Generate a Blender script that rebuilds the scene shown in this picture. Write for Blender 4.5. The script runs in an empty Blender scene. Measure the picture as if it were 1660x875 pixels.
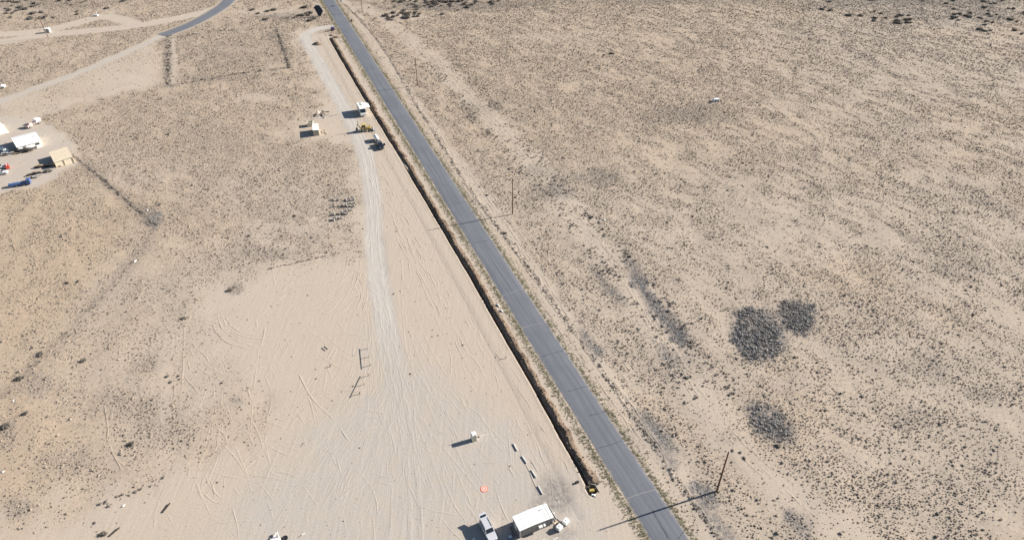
import bpy, bmesh, math, random
import numpy as np
from mathutils import Vector, Matrix, Euler

random.seed(7)
rng = np.random.default_rng(11)
R = math.radians
scene = bpy.context.scene
COL = scene.collection

# ------------------------------------------------------------------ camera, sky, sun, exposure
CAM_H = 118.0                     # drone height above the flat ground, metres
PITCH = R(37.5185)                # degrees below the horizontal
FPX = 1107.0                      # focal length in photo pixels (1660 wide) = 24 mm equivalent
cam_d = bpy.data.cameras.new('camera')
cam_d.sensor_width = 36.0
cam_d.lens = 36.0 * FPX / 1660.0
cam_d.clip_start = 1.0
cam_d.clip_end = 20000.0
cam = bpy.data.objects.new('camera', cam_d)
cam.location = (0, 0, CAM_H)
cam.rotation_euler = (math.pi / 2 - PITCH, 0, 0)
COL.objects.link(cam)
scene.camera = cam

SUN_EL, SUN_AZ = 25.5, 19.5       # azimuth counted from +X towards +Y
world = bpy.data.worlds.new('World')
scene.world = world
world.use_nodes = True
wn = world.node_tree.nodes
bg = wn['Background']
sky = wn.new('ShaderNodeTexSky')
sky.sky_type = 'NISHITA'
sky.sun_disc = False
sky.sun_elevation = R(SUN_EL)
sky.sun_rotation = R(90 - SUN_AZ)
sky.altitude = 1200
sky.dust_density = 1.0
world.node_tree.links.new(sky.outputs[0], bg.inputs[0])
bg.inputs[1].default_value = 0.055
sun_d = bpy.data.lights.new('sun', 'SUN')
sun_d.energy = 5.0
sun_d.angle = R(0.5)
sun_d.color = (1.0, 0.95, 0.885)
sun = bpy.data.objects.new('sun', sun_d)
sd = Vector((math.cos(R(SUN_EL)) * math.cos(R(SUN_AZ)), math.cos(R(SUN_EL)) * math.sin(R(SUN_AZ)), math.sin(R(SUN_EL))))
sun.rotation_euler = sd.to_track_quat('Z', 'Y').to_euler()
COL.objects.link(sun)
vs = scene.view_settings
vs.view_transform = 'Standard'
vs.look = 'None'
vs.gamma = 1.0
vs.use_curve_mapping = False
vs.exposure = 1.08

# ------------------------------------------------------------------ survey helpers
SP, CP = math.sin(PITCH), math.cos(PITCH)
def G(px, py, z=0.0):
    """world position of a photo pixel on the plane at height z"""
    u = (px - 830.0) / FPX; v = (py - 437.5) / FPX
    dy = CP - v * SP; dz = -SP - v * CP
    t = (CAM_H - z) / -dz
    return Vector((u * t, dy * t, z))
def GA(pts):
    return np.array([G(*p)[:2] for p in pts])
def PIX(x, y):
    zc = y * CP + CAM_H * SP
    yc = y * SP - CAM_H * CP
    return 830 + FPX * x / zc, 437.5 - FPX * yc / zc

def hash2(ix, iy, seed):
    h = (ix.astype(np.int64) * 374761393 + iy.astype(np.int64) * 668265263 + seed * 1274126177) & 0xFFFFFFFF
    h = ((h ^ (h >> 13)) * 1274126177) & 0xFFFFFFFF
    h = ((h ^ (h >> 16)) * 2246822519) & 0xFFFFFFFF
    return ((h ^ (h >> 15)) & 0xFFFFFF) / float(0xFFFFFF)
def vnoise(x, y, seed=0):
    x = np.asarray(x, float); y = np.asarray(y, float)
    ix = np.floor(x); iy = np.floor(y); fx = x - ix; fy = y - iy
    fx = fx * fx * (3 - 2 * fx); fy = fy * fy * (3 - 2 * fy)
    a = hash2(ix, iy, seed); b = hash2(ix + 1, iy, seed); c = hash2(ix, iy + 1, seed); d = hash2(ix + 1, iy + 1, seed)
    return (a * (1 - fx) + b * fx) * (1 - fy) + (c * (1 - fx) + d * fx) * fy
def fbm(x, y, seed=0, octs=4):
    s = 0; a = 0.5; t = 0
    for o in range(octs):
        s = s + a * vnoise(x * 2 ** o + 17.3 * o, y * 2 ** o - 9.1 * o, seed + o); t += a; a *= 0.5
    return s / t
def sstep(a, b, x):
    t = np.clip((x - a) / (b - a), 0, 1)
    return t * t * (3 - 2 * t)
def seg_dist(X, Y, P):
    """distance to polyline P, exact within 30 m of it"""
    P = np.asarray(P); lo, hi = P.min(0) - 30, P.max(0) + 30
    if X.size > 2000:
        k = (X > lo[0]) & (X < hi[0]) & (Y > lo[1]) & (Y < hi[1])
        if not k.all():
            out = np.full(X.shape, 60.0)
            if k.any(): out[k] = seg_dist(X[k], Y[k], P)
            return out
        if len(P) > 12:
            h = len(P) // 2
            return np.minimum(seg_dist(X, Y, P[:h + 1]), seg_dist(X, Y, P[h:]))
    d = np.full(X.shape, 1e9)
    for (ax, ay), (bx, by) in zip(P[:-1], P[1:]):
        vx, vy = bx - ax, by - ay
        t = np.clip(((X - ax) * vx + (Y - ay) * vy) / (vx * vx + vy * vy + 1e-9), 0, 1)
        d = np.minimum(d, (X - ax - t * vx) ** 2 + (Y - ay - t * vy) ** 2)
    return np.sqrt(d)
def poly_sd(X, Y, P):
    """signed distance to polygon, positive inside"""
    Q = np.vstack([P, P[:1]])
    lo, hi = P.min(0) - 30, P.max(0) + 30
    if X.size > 2000:
        k = (X > lo[0]) & (X < hi[0]) & (Y > lo[1]) & (Y < hi[1])
        if not k.all():
            out = np.full(X.shape, -60.0)
            if k.any(): out[k] = poly_sd(X[k], Y[k], P)
            return out
    ins = np.zeros(X.shape, bool)
    for (ax, ay), (bx, by) in zip(Q[:-1], Q[1:]):
        c = ((ay > Y) != (by > Y)) & (X < (bx - ax) * (Y - ay) / (by - ay + 1e-12) + ax)
        ins ^= c
    d = seg_dist(X, Y, Q)
    return np.where(ins, d, -d)
def smooth_path(P, step=1.0):
    """Catmull-Rom through 2D points, resampled"""
    P = np.asarray(P, float)
    Q = np.vstack([2 * P[0] - P[1], P, 2 * P[-1] - P[-2]])
    out = []
    for i in range(1, len(Q) - 2):
        L = np.linalg.norm(Q[i + 1] - Q[i]); n = max(2, int(L / step))
        for t in np.linspace(0, 1, n, endpoint=False):
            a, b, c, d = Q[i - 1], Q[i], Q[i + 1], Q[i + 2]
            out.append(0.5 * (2 * b + (c - a) * t + (2 * a - 5 * b + 4 * c - d) * t * t + (3 * b - a - 3 * c + d) * t ** 3))
    out.append(P[-1])
    return np.array(out)
def tangents(P):
    T = np.gradient(P, axis=0)
    return T / (np.linalg.norm(T, axis=1)[:, None] + 1e-9)

# ------------------------------------------------------------------ plan of the place (surveyed polylines)
def fitpath(px, y0, y1, deg=3, step=1.0):
    W = GA(px)
    c = np.polyfit(W[:, 1] / 100, W[:, 0], deg)
    yy = np.arange(y0, y1, step)
    return np.stack([np.polyval(c, yy / 100), yy], 1)
ROAD_PX = [(1083.5, 875), (975, 700), (873, 530), (795, 420), (771.6, 380), (707, 275), (638, 170), (626.5, 151), (593, 97), (567.5, 58), (533, 0)]
ROAD = fitpath(ROAD_PX, 20, 800, 2, 1.5)
ROAD_W = 6.9
TR_PX = [(949.6, 787), (918.4, 731), (890.5, 681), (857, 617.6), (818, 546), (788.7, 495.8), (756, 438), (717.4, 380), (657.6, 277.8), (638, 242), (608.6, 192), (586.5, 155), (561, 109), (532, 63)]
_tw = GA(TR_PX)
TR = fitpath(TR_PX, G(958, 803)[1], G(531, 62)[1], 3, 0.4)[::-1]      # far to near, left edge of the trench
TRACK = smooth_path(GA([(552, 42), (520, 46), (497, 55), (498, 68), (512, 92), (530, 125), (552, 165), (572, 205), (588, 240), (598, 280), (604, 330), (607, 390), (612, 440), (622, 500), (632, 560), (645, 620), (658, 690), (668, 760), (675, 875), (680, 960)]), 2.0)
SIDE_ROAD = smooth_path(GA([(400, -40), (372, 0), (350, 18), (318, 36), (290, 48), (262, 58)]), 3.0)
SIDE_DIRT = smooth_path(GA([(270, 55), (190, 92), (110, 125), (50, 146), (0, 165), (-60, 188), (-150, 225)]), 3.0)
FAR_DIRT = smooth_path(GA([(345, 16), (300, 28), (220, 42), (150, 50), (80, 57), (0, 69), (-80, 80)]), 3.0)
FAR_DIRT2 = smooth_path(GA([(215, 38), (190, 30), (160, 28), (110, 42), (60, 52), (0, 56)]), 3.0)
TWO_TRACK = smooth_path(GA([(590, 10), (640, 45), (700, 95), (765, 160), (835, 232), (900, 310), (965, 390), (1020, 455), (1062, 525), (1105, 595), (1170, 690), (1250, 770), (1340, 850), (1400, 900)]), 3.0)
VERGE_LINE = smooth_path(GA([(560, 8), (598, 48), (632, 95), (680, 178), (720, 240), (770, 318), (860, 439), (937, 547), (1014, 654), (1093, 772), (1158, 862), (1200, 920)]), 2.0)
FENCE_L = GA([(115, 250), (160, 285), (200, 320), (232, 348), (255, 366)])
FENCE_L2 = GA([(258, 366), (240, 390), (215, 427), (185, 465), (150, 500), (110, 545), (60, 590), (10, 640)])
GRADED = GA([(535, 58), (505, 45), (488, 58), (505, 95), (535, 150), (500, 195), (484, 205), (484, 226), (560, 232), (582, 265), (592, 330), (592, 400), (560, 425), (440, 432), (372, 475), (345, 520), (360, 560), (420, 600), (428, 680), (400, 725), (300, 740), (240, 775), (60, 835), (-60, 860), (-60, 950), (1130, 950), (1050, 872), (962, 728), (850, 545), (752, 390), (640, 205), (560, 78)])
WORN = GA([(590, 300), (600, 420), (560, 440), (430, 420), (360, 470), (330, 500), (320, 560), (310, 700), (230, 790), (100, 850), (0, 870), (0, 950), (500, 950), (500, 600)])
PLAZA = GA([(590, 540), (660, 560), (735, 640), (800, 680), (870, 730), (950, 830), (1000, 960), (300, 960), (370, 830), (470, 745), (545, 690), (585, 640)])
COMPOUND = GA([(-120, 150), (0, 190), (60, 196), (95, 215), (128, 250), (118, 268), (60, 305), (10, 310), (-120, 330)])
WARM = GA([(-200, 200), (80, 270), (230, 345), (250, 370), (180, 470), (90, 560), (20, 640), (120, 700), (200, 800), (180, 900), (-150, 900)])
PLOWED = GA([(0, 165), (130, 118), (250, 70), (265, 100), (262, 138), (150, 160), (60, 195), (0, 192)])
DENSE = [  # extra scrub: px, py, rx, ry (pixels), strength, grey litter
    (1110, 185, 85, 17, .9, .6), (965, 287, 40, 15, .9, .75), (895, 312, 42, 16, .8, .65), (900, 300, 30, 25, .5, .4), (870, 280, 20, 14, .5, .5), (245, 350, 20, 16, .8, .8),
    (60, 622, 36, 24, .55, .6), (14, 705, 20, 26, .55, .6), (385, 650, 18, 12, .7, .6), (240, 590, 24, 14, .45, .35), (225, 655, 60, 20, .35, .3),
    (30, 820, 34, 18, .5, .6), (115, 745, 40, 30, .4, .35), (200, 650, 50, 30, .3, .2), (380, 470, 16, 10, .7, .6), (280, 690, 60, 40, .3, .2), (1100, 590, 50, 30, .4, .4),
    (1510, 600, 60, 30, .3, .3), (1600, 640, 60, 20, .35, .35), (1470, 680, 60, 20, .3, .3), (1560, 440, 60, 16, .25, .2), (1350, 300, 60, 10, .3, .25), (1560, 790, 80, 40, .3, .2),
    (1300, 850, 30, 30, .5, .5), (1180, 710, 20, 14, .5, .4), (430, 410, 40, 14, .4, .4), (340, 225, 60, 30, .2, .15), (470, 250, 60, 30, .25, .2), (370, 90, 80, 30, .3, .25), (765, 180, 20, 16, .5, .4), (800, 170, 16, 14, .4, .3), (745, 8, 150, 10, .5, .8), (1500, 4, 200, 8, .5, .6), (1080, 4, 200, 5, .3, .4), (60, 8, 130, 10, .5, .55), (470, 27, 70, 8, .5, .5), (1540, 20, 130, 20, .3, .4), (1350, 10, 90, 8, .25, .35), (440, 60, 14, 8, .4, .5), (270, 95, 8, 40, .4, .5), (360, 125, 90, 7, .3, .4), (1030, 720, 30, 40, .25, .3), (1255, 640, 40, 40, .3, .25), (900, 800, 30, 40, -.1, .75), (880, 815, 22, 14, 0, .5), (915, 865, 30, 14, 0, .55)]
PLOT = [GA([(279, 60), (280, 138)]), GA([(274, 58), (273, 139)]), GA([(275, 140), (330, 130), (400, 118), (469, 110)]), GA([(470, 110), (448, 48)]), GA([(276, 62), (350, 52), (448, 45)])]
WEEDS = [  # lines of weeds: polyline, spread, plants per metre, size, patchiness
    (FENCE_L, .25, 2.6, .7, .2), (FENCE_L2, .4, 1.0, .45, .4), (VERGE_LINE, .35, 2.8, .5, .3), (PLOT[1], .7, 2.4, .8, .3), (PLOT[2], .8, 2.0, .85, .3), (PLOT[3], .4, 3.0, .85, .15), (PLOT[4], .7, 1.2, .8, .4),
    (GA([(690, 100), (735, 150), (775, 195), (800, 220), (850, 275), (905, 335), (960, 410), (1010, 470), (1060, 540), (1100, 610), (1150, 680)]), 1.7, 3.6, .62, .43),
    (GA([(740, 105), (790, 160), (830, 215), (880, 265), (930, 330), (980, 375), (1030, 430), (1090, 510), (1140, 590), (1200, 650)]), 1.9, 3.6, .62, .43),
    (GA([(640, 85), (690, 150), (740, 215), (800, 300), (860, 380), (905, 440), (960, 510), (1020, 590)]), 3.0, 2.4, .45, .42),
    (GA([(140, 860), (200, 805), (260, 775)]), .5, 1.0, .5, .4), (GA([(150, 820), (230, 790), (262, 778)]), .4, 1.2, .6, .45), (GA([(436, 436), (550, 410)]), .2, 4.5, .42, .25)]
THICKETS = [
    ('large grey thicket, biggest on the right hand flats', [(1195, 502), (1230, 498), (1262, 512), (1275, 545), (1274, 570), (1235, 591), (1205, 577), (1185, 545)], 1.0, 1.15),
    ('dark grey thicket touching the upper right of the biggest thicket', [(1262, 495), (1280, 489), (1318, 496), (1323, 518), (1308, 547), (1280, 538), (1260, 522)], 1.0, 1.15),
    ('slanting grey thicket below the biggest thicket, above the nearest pole', [(1203, 655), (1230, 650), (1265, 665), (1290, 703), (1293, 716), (1263, 726), (1225, 698)], 1.0, 1.0),
    ('narrow grey brush strip along the right verge, left of the nearest pole', [(1028, 664), (1045, 665), (1080, 700), (1104, 735), (1100, 760), (1088, 762), (1058, 718)], .85, .55),
    ('grey brush patch at the foot of the nearest pole, crossed by its shadow', [(1110, 787), (1125, 776), (1150, 790), (1165, 808), (1155, 828), (1200, 880), (1168, 880), (1125, 815)], .85, .55),
    ('long grey brush strip running beside the pale two-track path', [(1012, 415), (1032, 428), (1058, 475), (1085, 500), (1108, 530), (1122, 558), (1105, 562), (1075, 530), (1047, 492), (1018, 445)], .8, .6),
    ('short grey brush strip left of the pale two-track path', [(957, 433), (970, 440), (998, 468), (1022, 495), (1010, 500), (985, 478)], .7, .55),
    ('small grey brush patch at the bend of the right verge line', [(935, 530), (952, 540), (975, 570), (970, 580), (950, 560)], .85, .5),
    ('small dark brush clump below the long brush strip', [(1062, 555), (1080, 562), (1098, 585), (1090, 594), (1072, 578)], .6, .7),
    ('grey heap of tumbleweed at the corner of the left fence line', [(222, 335), (240, 334), (260, 345), (262, 362), (250, 372), (232, 358)], .7, .6),
    ('dark brush clump at the lower edge, right of the nearest pole', [(1268, 822), (1285, 828), (1312, 858), (1316, 874), (1296, 868), (1276, 845)], .55, .6),
]

# u = signed distance right of the trench's left edge (valid near the trench)
TR_T = tangents(TR); TR_N = np.stack([-TR_T[:, 1], TR_T[:, 0]], 1)   # heading to the camera: left-hand normal = +x side
TRY0, TRY1 = TR[-1, 1], TR[0, 1]
_tx = np.poly1d(np.polyfit(TR[:, 1] / 100, TR[:, 0], 3)); _tdx = _tx.deriv()
def trench_u(X, Y):
    s = _tdx(Y / 100) / 100
    return (X - _tx(Y / 100)) / np.sqrt(1 + s * s)
_rx = np.poly1d(np.polyfit(ROAD[:, 1] / 100, ROAD[:, 0], 2)); _rdx = _rx.deriv()
def road_u(X, Y):
    s = _rdx(Y / 100) / 100
    return (X - _rx(Y / 100)) / np.sqrt(1 + s * s)

def zones(X, Y):
    """bare, gravel, warm, litter, flat for world points"""
    X = np.asarray(X, float).ravel(); Y = np.asarray(Y, float).ravel()
    n = len(X); out = np.zeros((n, 5))
    px, py = PIX(X, np.maximum(Y, -60))
    sel = (Y > 30) & (Y < 700) & (np.abs(X) < 500)
    idx = np.nonzero(sel)[0]
    x, y = X[idx], Y[idx]; px, py = px[idx], py[idx]
    nz = fbm(x / 5, y / 5, 3) - .5; nz2 = fbm(x / 16, y / 16, 5) - .5
    bare = sstep(-9, 5.0, poly_sd(x, y, GRADED) + nz * 16 + nz2 * 12)
    bare = np.maximum(bare, .55 * sstep(-12, 8, poly_sd(x, y, WORN) + nz * 34 + nz2 * 40))
    trk = sstep(3.4, 2.2, seg_dist(x, y, TRACK) + nz * 1.2) * (1 + .4 * sstep(112, 135, y))
    gravel = trk.copy()
    gravel = np.maximum(gravel, sstep(-6, 6, poly_sd(x, y, PLAZA) + nz * 8 + nz2 * 14) * (.62 + .5 * fbm(x / 9, y / 9, 21)))
    comp = sstep(-2, 1.5, poly_sd(x, y, COMPOUND) + nz * 5)
    bare = np.maximum(bare, comp); gravel = np.maximum(gravel, comp * .55)
    for P, w, g in ((SIDE_DIRT, 2.6, .8), (FAR_DIRT, 4.2, .25), (FAR_DIRT2, 4.5, .1)):
        d = seg_dist(x, y, P); m = sstep(w + 1.0, w - .8, d + nz * 2.0)
        bare = np.maximum(bare, m); gravel = np.maximum(gravel, m * g)
    tt = seg_dist(x, y, TWO_TRACK)
    bare = np.maximum(bare, .62 * sstep(7, 2.0, tt + nz * 7) * (.5 + fbm(x / 9, y / 9, 41)))
    ru = road_u(x, y)
    bare = np.maximum(bare, sstep(3.2, 1.0, np.abs(ru - 8.8) + nz * 4) * .8)
    bare = np.maximum(bare, sstep(6.5, 3.5, np.abs(ru)))
    pl = sstep(-3, 3, poly_sd(x, y, PLOWED) + nz * 10); bare = np.maximum(bare, pl * (.3 + .9 * fbm(x / 14, y / 14, 61)))
    for (ax, ay, rx, ry) in ((530, 205, 60, 18), (30, 15, 60, 6), (180, 20, 18, 7), (440, 20, 60, 9), (640, 27, 60, 8), (900, 60, 90, 12), (265, 620, 14, 90), (1120, 640, 40, 30), (1290, 620, 40, 16), (500, 22, 30, 6), (420, 160, 40, 8), (1450, 560, 60, 20), (1420, 750, 70, 20), (1260, 380, 50, 12), (1500, 210, 70, 10), (1340, 420, 50, 20), (1080, 380, 60, 14)):
        bare = np.maximum(bare, (.3 if ax > 700 else .6) * sstep(1.3, .3, np.hypot((px - ax) / rx, (py - ay) / ry) + nz * 1.4))
    lit = np.zeros(len(x)); 
    for (ax, ay, rx, ry, s, g) in DENSE:
        lit = np.maximum(lit, g * sstep(1.25, .35, np.hypot((px - ax) / rx, (py - ay) / ry) + nz * 1.3))
    for _, P, dn, hh in THICKETS:
        lit = np.maximum(lit, .9 * sstep(-1.2, 1.0, poly_sd(x, y, GA(P)) + nz * 3))
    lit = np.maximum(lit, sstep(3.5, .5, seg_dist(x, y, FENCE_L2) + nz * 5) * .28)
    lit = np.maximum(lit, sstep(2.2, .5, seg_dist(x, y, FENCE_L) + nz * 2) * .6)
    for P in PLOT[:1]: bare = np.maximum(bare, .9 * sstep(2.0, .8, seg_dist(x, y, P) + nz * 1.5))
    for P in PLOT[1:]: lit = np.maximum(lit, .45 * sstep(2.6, .6, seg_dist(x, y, P) + nz * 4))
    lit *= (1 - .8 * sstep(.3, .8, gravel) * (px < 850))
    warm = sstep(-30, 20, poly_sd(x, y, WARM) + nz2 * 40)
    warm = np.maximum(warm, .6 * sstep(-260, -120, -x - 60 + nz2 * 30) * sstep(180, 240, y) * .8)
    warm = np.maximum(warm, .45 * sstep(.5, .7, fbm(x / 50 + 3, y / 50, 77)))
    flat = np.maximum.reduce([bare, gravel, sstep(8, 5, np.abs(ru)), sstep(12, 7, seg_dist(x, y, SIDE_ROAD))])
    tu = trench_u(x, y); near_t = ((y > TRY0 - 8) & (y < TRY1 + 8))
    flat = np.where(near_t, np.maximum(flat, sstep(9, 6, np.abs(tu - 1))), flat)
    out[idx] = np.stack([bare, gravel, warm, lit, flat], 1)
    return out
def height_from(X, Y, flat):
    h = 0.55 * (fbm(X / 34, Y / 34, 101, 3) - .5) + 0.42 * (fbm(X / 7, Y / 7, 103, 3) - .5)
    return h * (1 - flat)
def HZ(x, y):
    """ground height read off the ground grid"""
    i = min(max(int(np.searchsorted(xl, x)) - 1, 0), nx - 2); j = min(max(int(np.searchsorted(yl, y)) - 1, 0), ny - 2)
    fx = (x - xl[i]) / (xl[i + 1] - xl[i]); fy = (y - yl[j]) / (yl[j + 1] - yl[j])
    return float((HG[j, i] * (1 - fx) + HG[j, i + 1] * fx) * (1 - fy) + (HG[j + 1, i] * (1 - fx) + HG[j + 1, i + 1] * fx) * fy)

# ------------------------------------------------------------------ materials
def nmat(name):
    m = bpy.data.materials.new(name); m.use_nodes = True
    nt = m.node_tree
    return m, nt, nt.nodes['Principled BSDF']
def node(nt, typ, **kw):
    n = nt.nodes.new(typ)
    for k, v in kw.items():
        setattr(n, k, v)
    return n
def mixc(nt, fac, a, b, mode='MIX'):
    n = node(nt, 'ShaderNodeMix', data_type='RGBA', blend_type=mode)
    for s, v in ((0, fac), (6, a), (7, b)):
        if hasattr(v, 'links') or hasattr(v, 'is_linked'):
            nt.links.new(v, n.inputs[s])
        elif isinstance(v, (int, float)):
            n.inputs[s].default_value = v
        else:
            n.inputs[s].default_value = (*v, 1)
    return n.outputs[2]
def mrange(nt, v, a, b, c, d):
    n = node(nt, 'ShaderNodeMapRange'); n.inputs[1].default_value = a; n.inputs[2].default_value = b; n.inputs[3].default_value = c; n.inputs[4].default_value = d
    nt.links.new(v, n.inputs[0]); return n.outputs[0]
def math_n(nt, op, a, b):
    n = node(nt, 'ShaderNodeMath', operation=op)
    for i, v in enumerate((a, b)):
        if isinstance(v, (int, float)): n.inputs[i].default_value = v
        else: nt.links.new(v, n.inputs[i])
    return n.outputs[0]
def noise(nt, vec, scale, detail=3, rough=.55, dist=0.0):
    n = node(nt, 'ShaderNodeTexNoise'); n.inputs['Scale'].default_value = scale; n.inputs['Detail'].default_value = detail
    n.inputs['Roughness'].default_value = rough; n.inputs['Distortion'].default_value = dist
    nt.links.new(vec, n.inputs['Vector']); return n.outputs[0]
MATS = {}
def paint(name, col, rough=.55, metal=0.0, var=.18, scale=2.5, bump=0.0, spec=.4):
    if name in MATS: return MATS[name]
    m, nt, b = nmat(name)
    tc = node(nt, 'ShaderNodeTexCoord').outputs['Object']
    nz = noise(nt, tc, scale, 5, .65)
    f = mrange(nt, nz, .3, .72, 0, 1)
    dirty = tuple(c * (1 - var) * k for c, k in zip(col, (1.0, .97, .92)))
    nt.links.new(mixc(nt, f, col, dirty), b.inputs['Base Color'])
    nt.links.new(mrange(nt, nz, .3, .7, max(.05, rough - .1), min(1, rough + .15)), b.inputs['Roughness'])
    b.inputs['Metallic'].default_value = metal
    b.inputs['Specular IOR Level'].default_value = spec
    if bump:
        bn = node(nt, 'ShaderNodeBump'); bn.inputs['Strength'].default_value = 1; bn.inputs['Distance'].default_value = bump
        nt.links.new(noise(nt, tc, scale * 6, 4), bn.inputs['Height']); nt.links.new(bn.outputs[0], b.inputs['Normal'])
    MATS[name] = m
    return m
def glass(name='tinted_glass', col=(.02, .025, .03)):
    if name in MATS: return MATS[name]
    m, nt, b = nmat(name)
    b.inputs['Base Color'].default_value = (*col, 1); b.inputs['Roughness'].default_value = .08; b.inputs['Specular IOR Level'].default_value = .6
    MATS[name] = m; return m

def ground_material():
    m, nt, b = nmat('desert_soil')
    pos = node(nt, 'ShaderNodeNewGeometry').outputs['Position']
    at = node(nt, 'ShaderNodeAttribute', attribute_name='zones')
    sep = node(nt, 'ShaderNodeSeparateColor'); nt.links.new(at.outputs['Color'], sep.inputs[0])
    bare, grav, warm, lit = sep.outputs[0], sep.outputs[1], sep.outputs[2], at.outputs['Alpha']
    n_big = noise(nt, pos, .035, 4); n_mid = noise(nt, pos, .35, 5, .6); n_fine = noise(nt, pos, 3.2, 4, .7); n_speck = noise(nt, pos, 1.1, 6, .75)
    mp = node(nt, 'ShaderNodeMapping'); mp.inputs['Rotation'].default_value = (0, 0, R(-22)); mp.inputs['Scale'].default_value = (1, .07, 1)
    nt.links.new(pos, mp.inputs[0]); n_str = noise(nt, mp.outputs[0], 1.5, 5, .6)
    sand = mixc(nt, mrange(nt, n_big, .35, .65, 0, 1), (.445, .364, .282), (.405, .335, .264))
    warmc = mixc(nt, mrange(nt, n_mid, .3, .7, 0, 1), (.455, .345, .24), (.42, .322, .23))
    c = mixc(nt, warm, sand, warmc)
    c = mixc(nt, mrange(nt, n_speck, .42, .70, 0, .7), c, (.25, .21, .17))          # stones, twigs, dead stems
    barec = mixc(nt, mrange(nt, n_str, .35, .65, 0, 1), (.455, .380, .302), (.422, .353, .283))
    c = mixc(nt, math_n(nt, 'MULTIPLY', bare, .92), c, barec)
    gravc = mixc(nt, mrange(nt, n_str, .35, .65, 0, 1), (.425, .379, .329), (.385, .345, .302))
    gcl = node(nt, 'ShaderNodeClamp'); nt.links.new(grav, gcl.inputs[0])
    gm = math_n(nt, 'MULTIPLY', gcl.outputs[0], mrange(nt, n_mid, .3, .6, .55, 1.1))
    c = mixc(nt, gm, c, gravc)
    c = mixc(nt, math_n(nt, 'MULTIPLY', mrange(nt, grav, 1.0, 1.4, 0, 1), mrange(nt, n_str, .35, .6, .35, 1)), c, (.452, .412, .365))
    lm = math_n(nt, 'MULTIPLY', lit, mrange(nt, n_speck, .38, .6, .25, 1.05))
    c = mixc(nt, lm, c, (.165, .15, .14))
    c = mixc(nt, 1.0, c, mixc(nt, mrange(nt, n_fine, .3, .7, 0, 1), (.86, .86, .86), (1.1, 1.1, 1.1)), 'MULTIPLY')
    nt.links.new(c, b.inputs['Base Color'])
    b.inputs['Roughness'].default_value = .95; b.inputs['Specular IOR Level'].default_value = .1
    rough_h = math_n(nt, 'ADD', math_n(nt, 'MULTIPLY', n_speck, .55), math_n(nt, 'MULTIPLY', n_fine, .18))
    str_h = math_n(nt, 'ADD', math_n(nt, 'MULTIPLY', n_str, .26), math_n(nt, 'ADD', math_n(nt, 'MULTIPLY', n_speck, .32), math_n(nt, 'MULTIPLY', n_fine, .13)))
    hm = node(nt, 'ShaderNodeMix', data_type='FLOAT'); nt.links.new(bare, hm.inputs[0]); nt.links.new(rough_h, hm.inputs[2]); nt.links.new(str_h, hm.inputs[3])
    bn = node(nt, 'ShaderNodeBump'); bn.inputs['Strength'].default_value = .8; bn.inputs['Distance'].default_value = .14
    nt.links.new(hm.outputs[0], bn.inputs['Height']); nt.links.new(bn.outputs[0], b.inputs['Normal'])
    return m
M_SOIL = ground_material()
def asphalt_material():
    m, nt, b = nmat('old_asphalt')
    pos = node(nt, 'ShaderNodeNewGeometry').outputs['Position']
    uv = node(nt, 'ShaderNodeUVMap', uv_map='UVMap').outputs[0]
    sx = node(nt, 'ShaderNodeSeparateXYZ'); nt.links.new(uv, sx.inputs[0])
    mp = node(nt, 'ShaderNodeMapping'); mp.inputs['Scale'].default_value = (1, .025, 1); nt.links.new(uv, mp.inputs[0])
    streak = noise(nt, mp.outputs[0], 1.6, 4, .6)
    blot = noise(nt, pos, .09, 4); fine = noise(nt, pos, 4.5, 4, .7)
    c = mixc(nt, mrange(nt, streak, .36, .64, 0, 1), (.128, .133, .151), (.174, .178, .194))
    wp = node(nt, 'ShaderNodeMath', operation='ABSOLUTE'); nt.links.new(sx.outputs[0], wp.inputs[0])
    c = mixc(nt, mrange(nt, wp.outputs[0], .05, .2, .55, 0), c, (.095, .099, .115))
    c = mixc(nt, mrange(nt, blot, .35, .7, 0, .5), c, (.110, .114, .132))
    edge = math_n(nt, 'ADD', wp.outputs[0], math_n(nt, 'MULTIPLY', noise(nt, pos, .8, 4), 1.4))
    c = mixc(nt, mrange(nt, edge, 3.75, 4.2, 0, .8), c, (.33, .28, .22))
    c = mixc(nt, 1.0, c, mixc(nt, mrange(nt, fine, .3, .7, 0, 1), (.88, .88, .88), (1.1, 1.1, 1.1)), 'MULTIPLY')
    nt.links.new(c, b.inputs['Base Color']); b.inputs['Roughness'].default_value = .88; b.inputs['Specular IOR Level'].default_value = .25
    return m
M_ASPH = asphalt_material()
def earth(name, a, c2, dist=.08, sc=1.6):
    m, nt, b = nmat(name)
    pos = node(nt, 'ShaderNodeNewGeometry').outputs['Position']
    n1 = noise(nt, pos, sc, 5, .7); n2 = noise(nt, pos, .3, 3)
    c = mixc(nt, mrange(nt, n1, .35, .65, 0, 1), a, c2)
    c = mixc(nt, mrange(nt, n2, .4, .65, 0, .5), c, (.30, .235, .175))
    nt.links.new(c, b.inputs['Base Color']); b.inputs['Roughness'].default_value = .97; b.inputs['Specular IOR Level'].default_value = .05
    bn = node(nt, 'ShaderNodeBump'); bn.inputs['Distance'].default_value = dist; nt.links.new(n1, bn.inputs['Height']); nt.links.new(bn.outputs[0], b.inputs['Normal'])
    return m
M_SPOIL = earth('dug_earth', (.105, .075, .055), (.17, .125, .09))  # moist brown earth, its colour also darkened for shade on the bank's left slope
M_WALL = earth('trench_soil', (.19, .14, .10), (.25, .19, .14))
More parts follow.
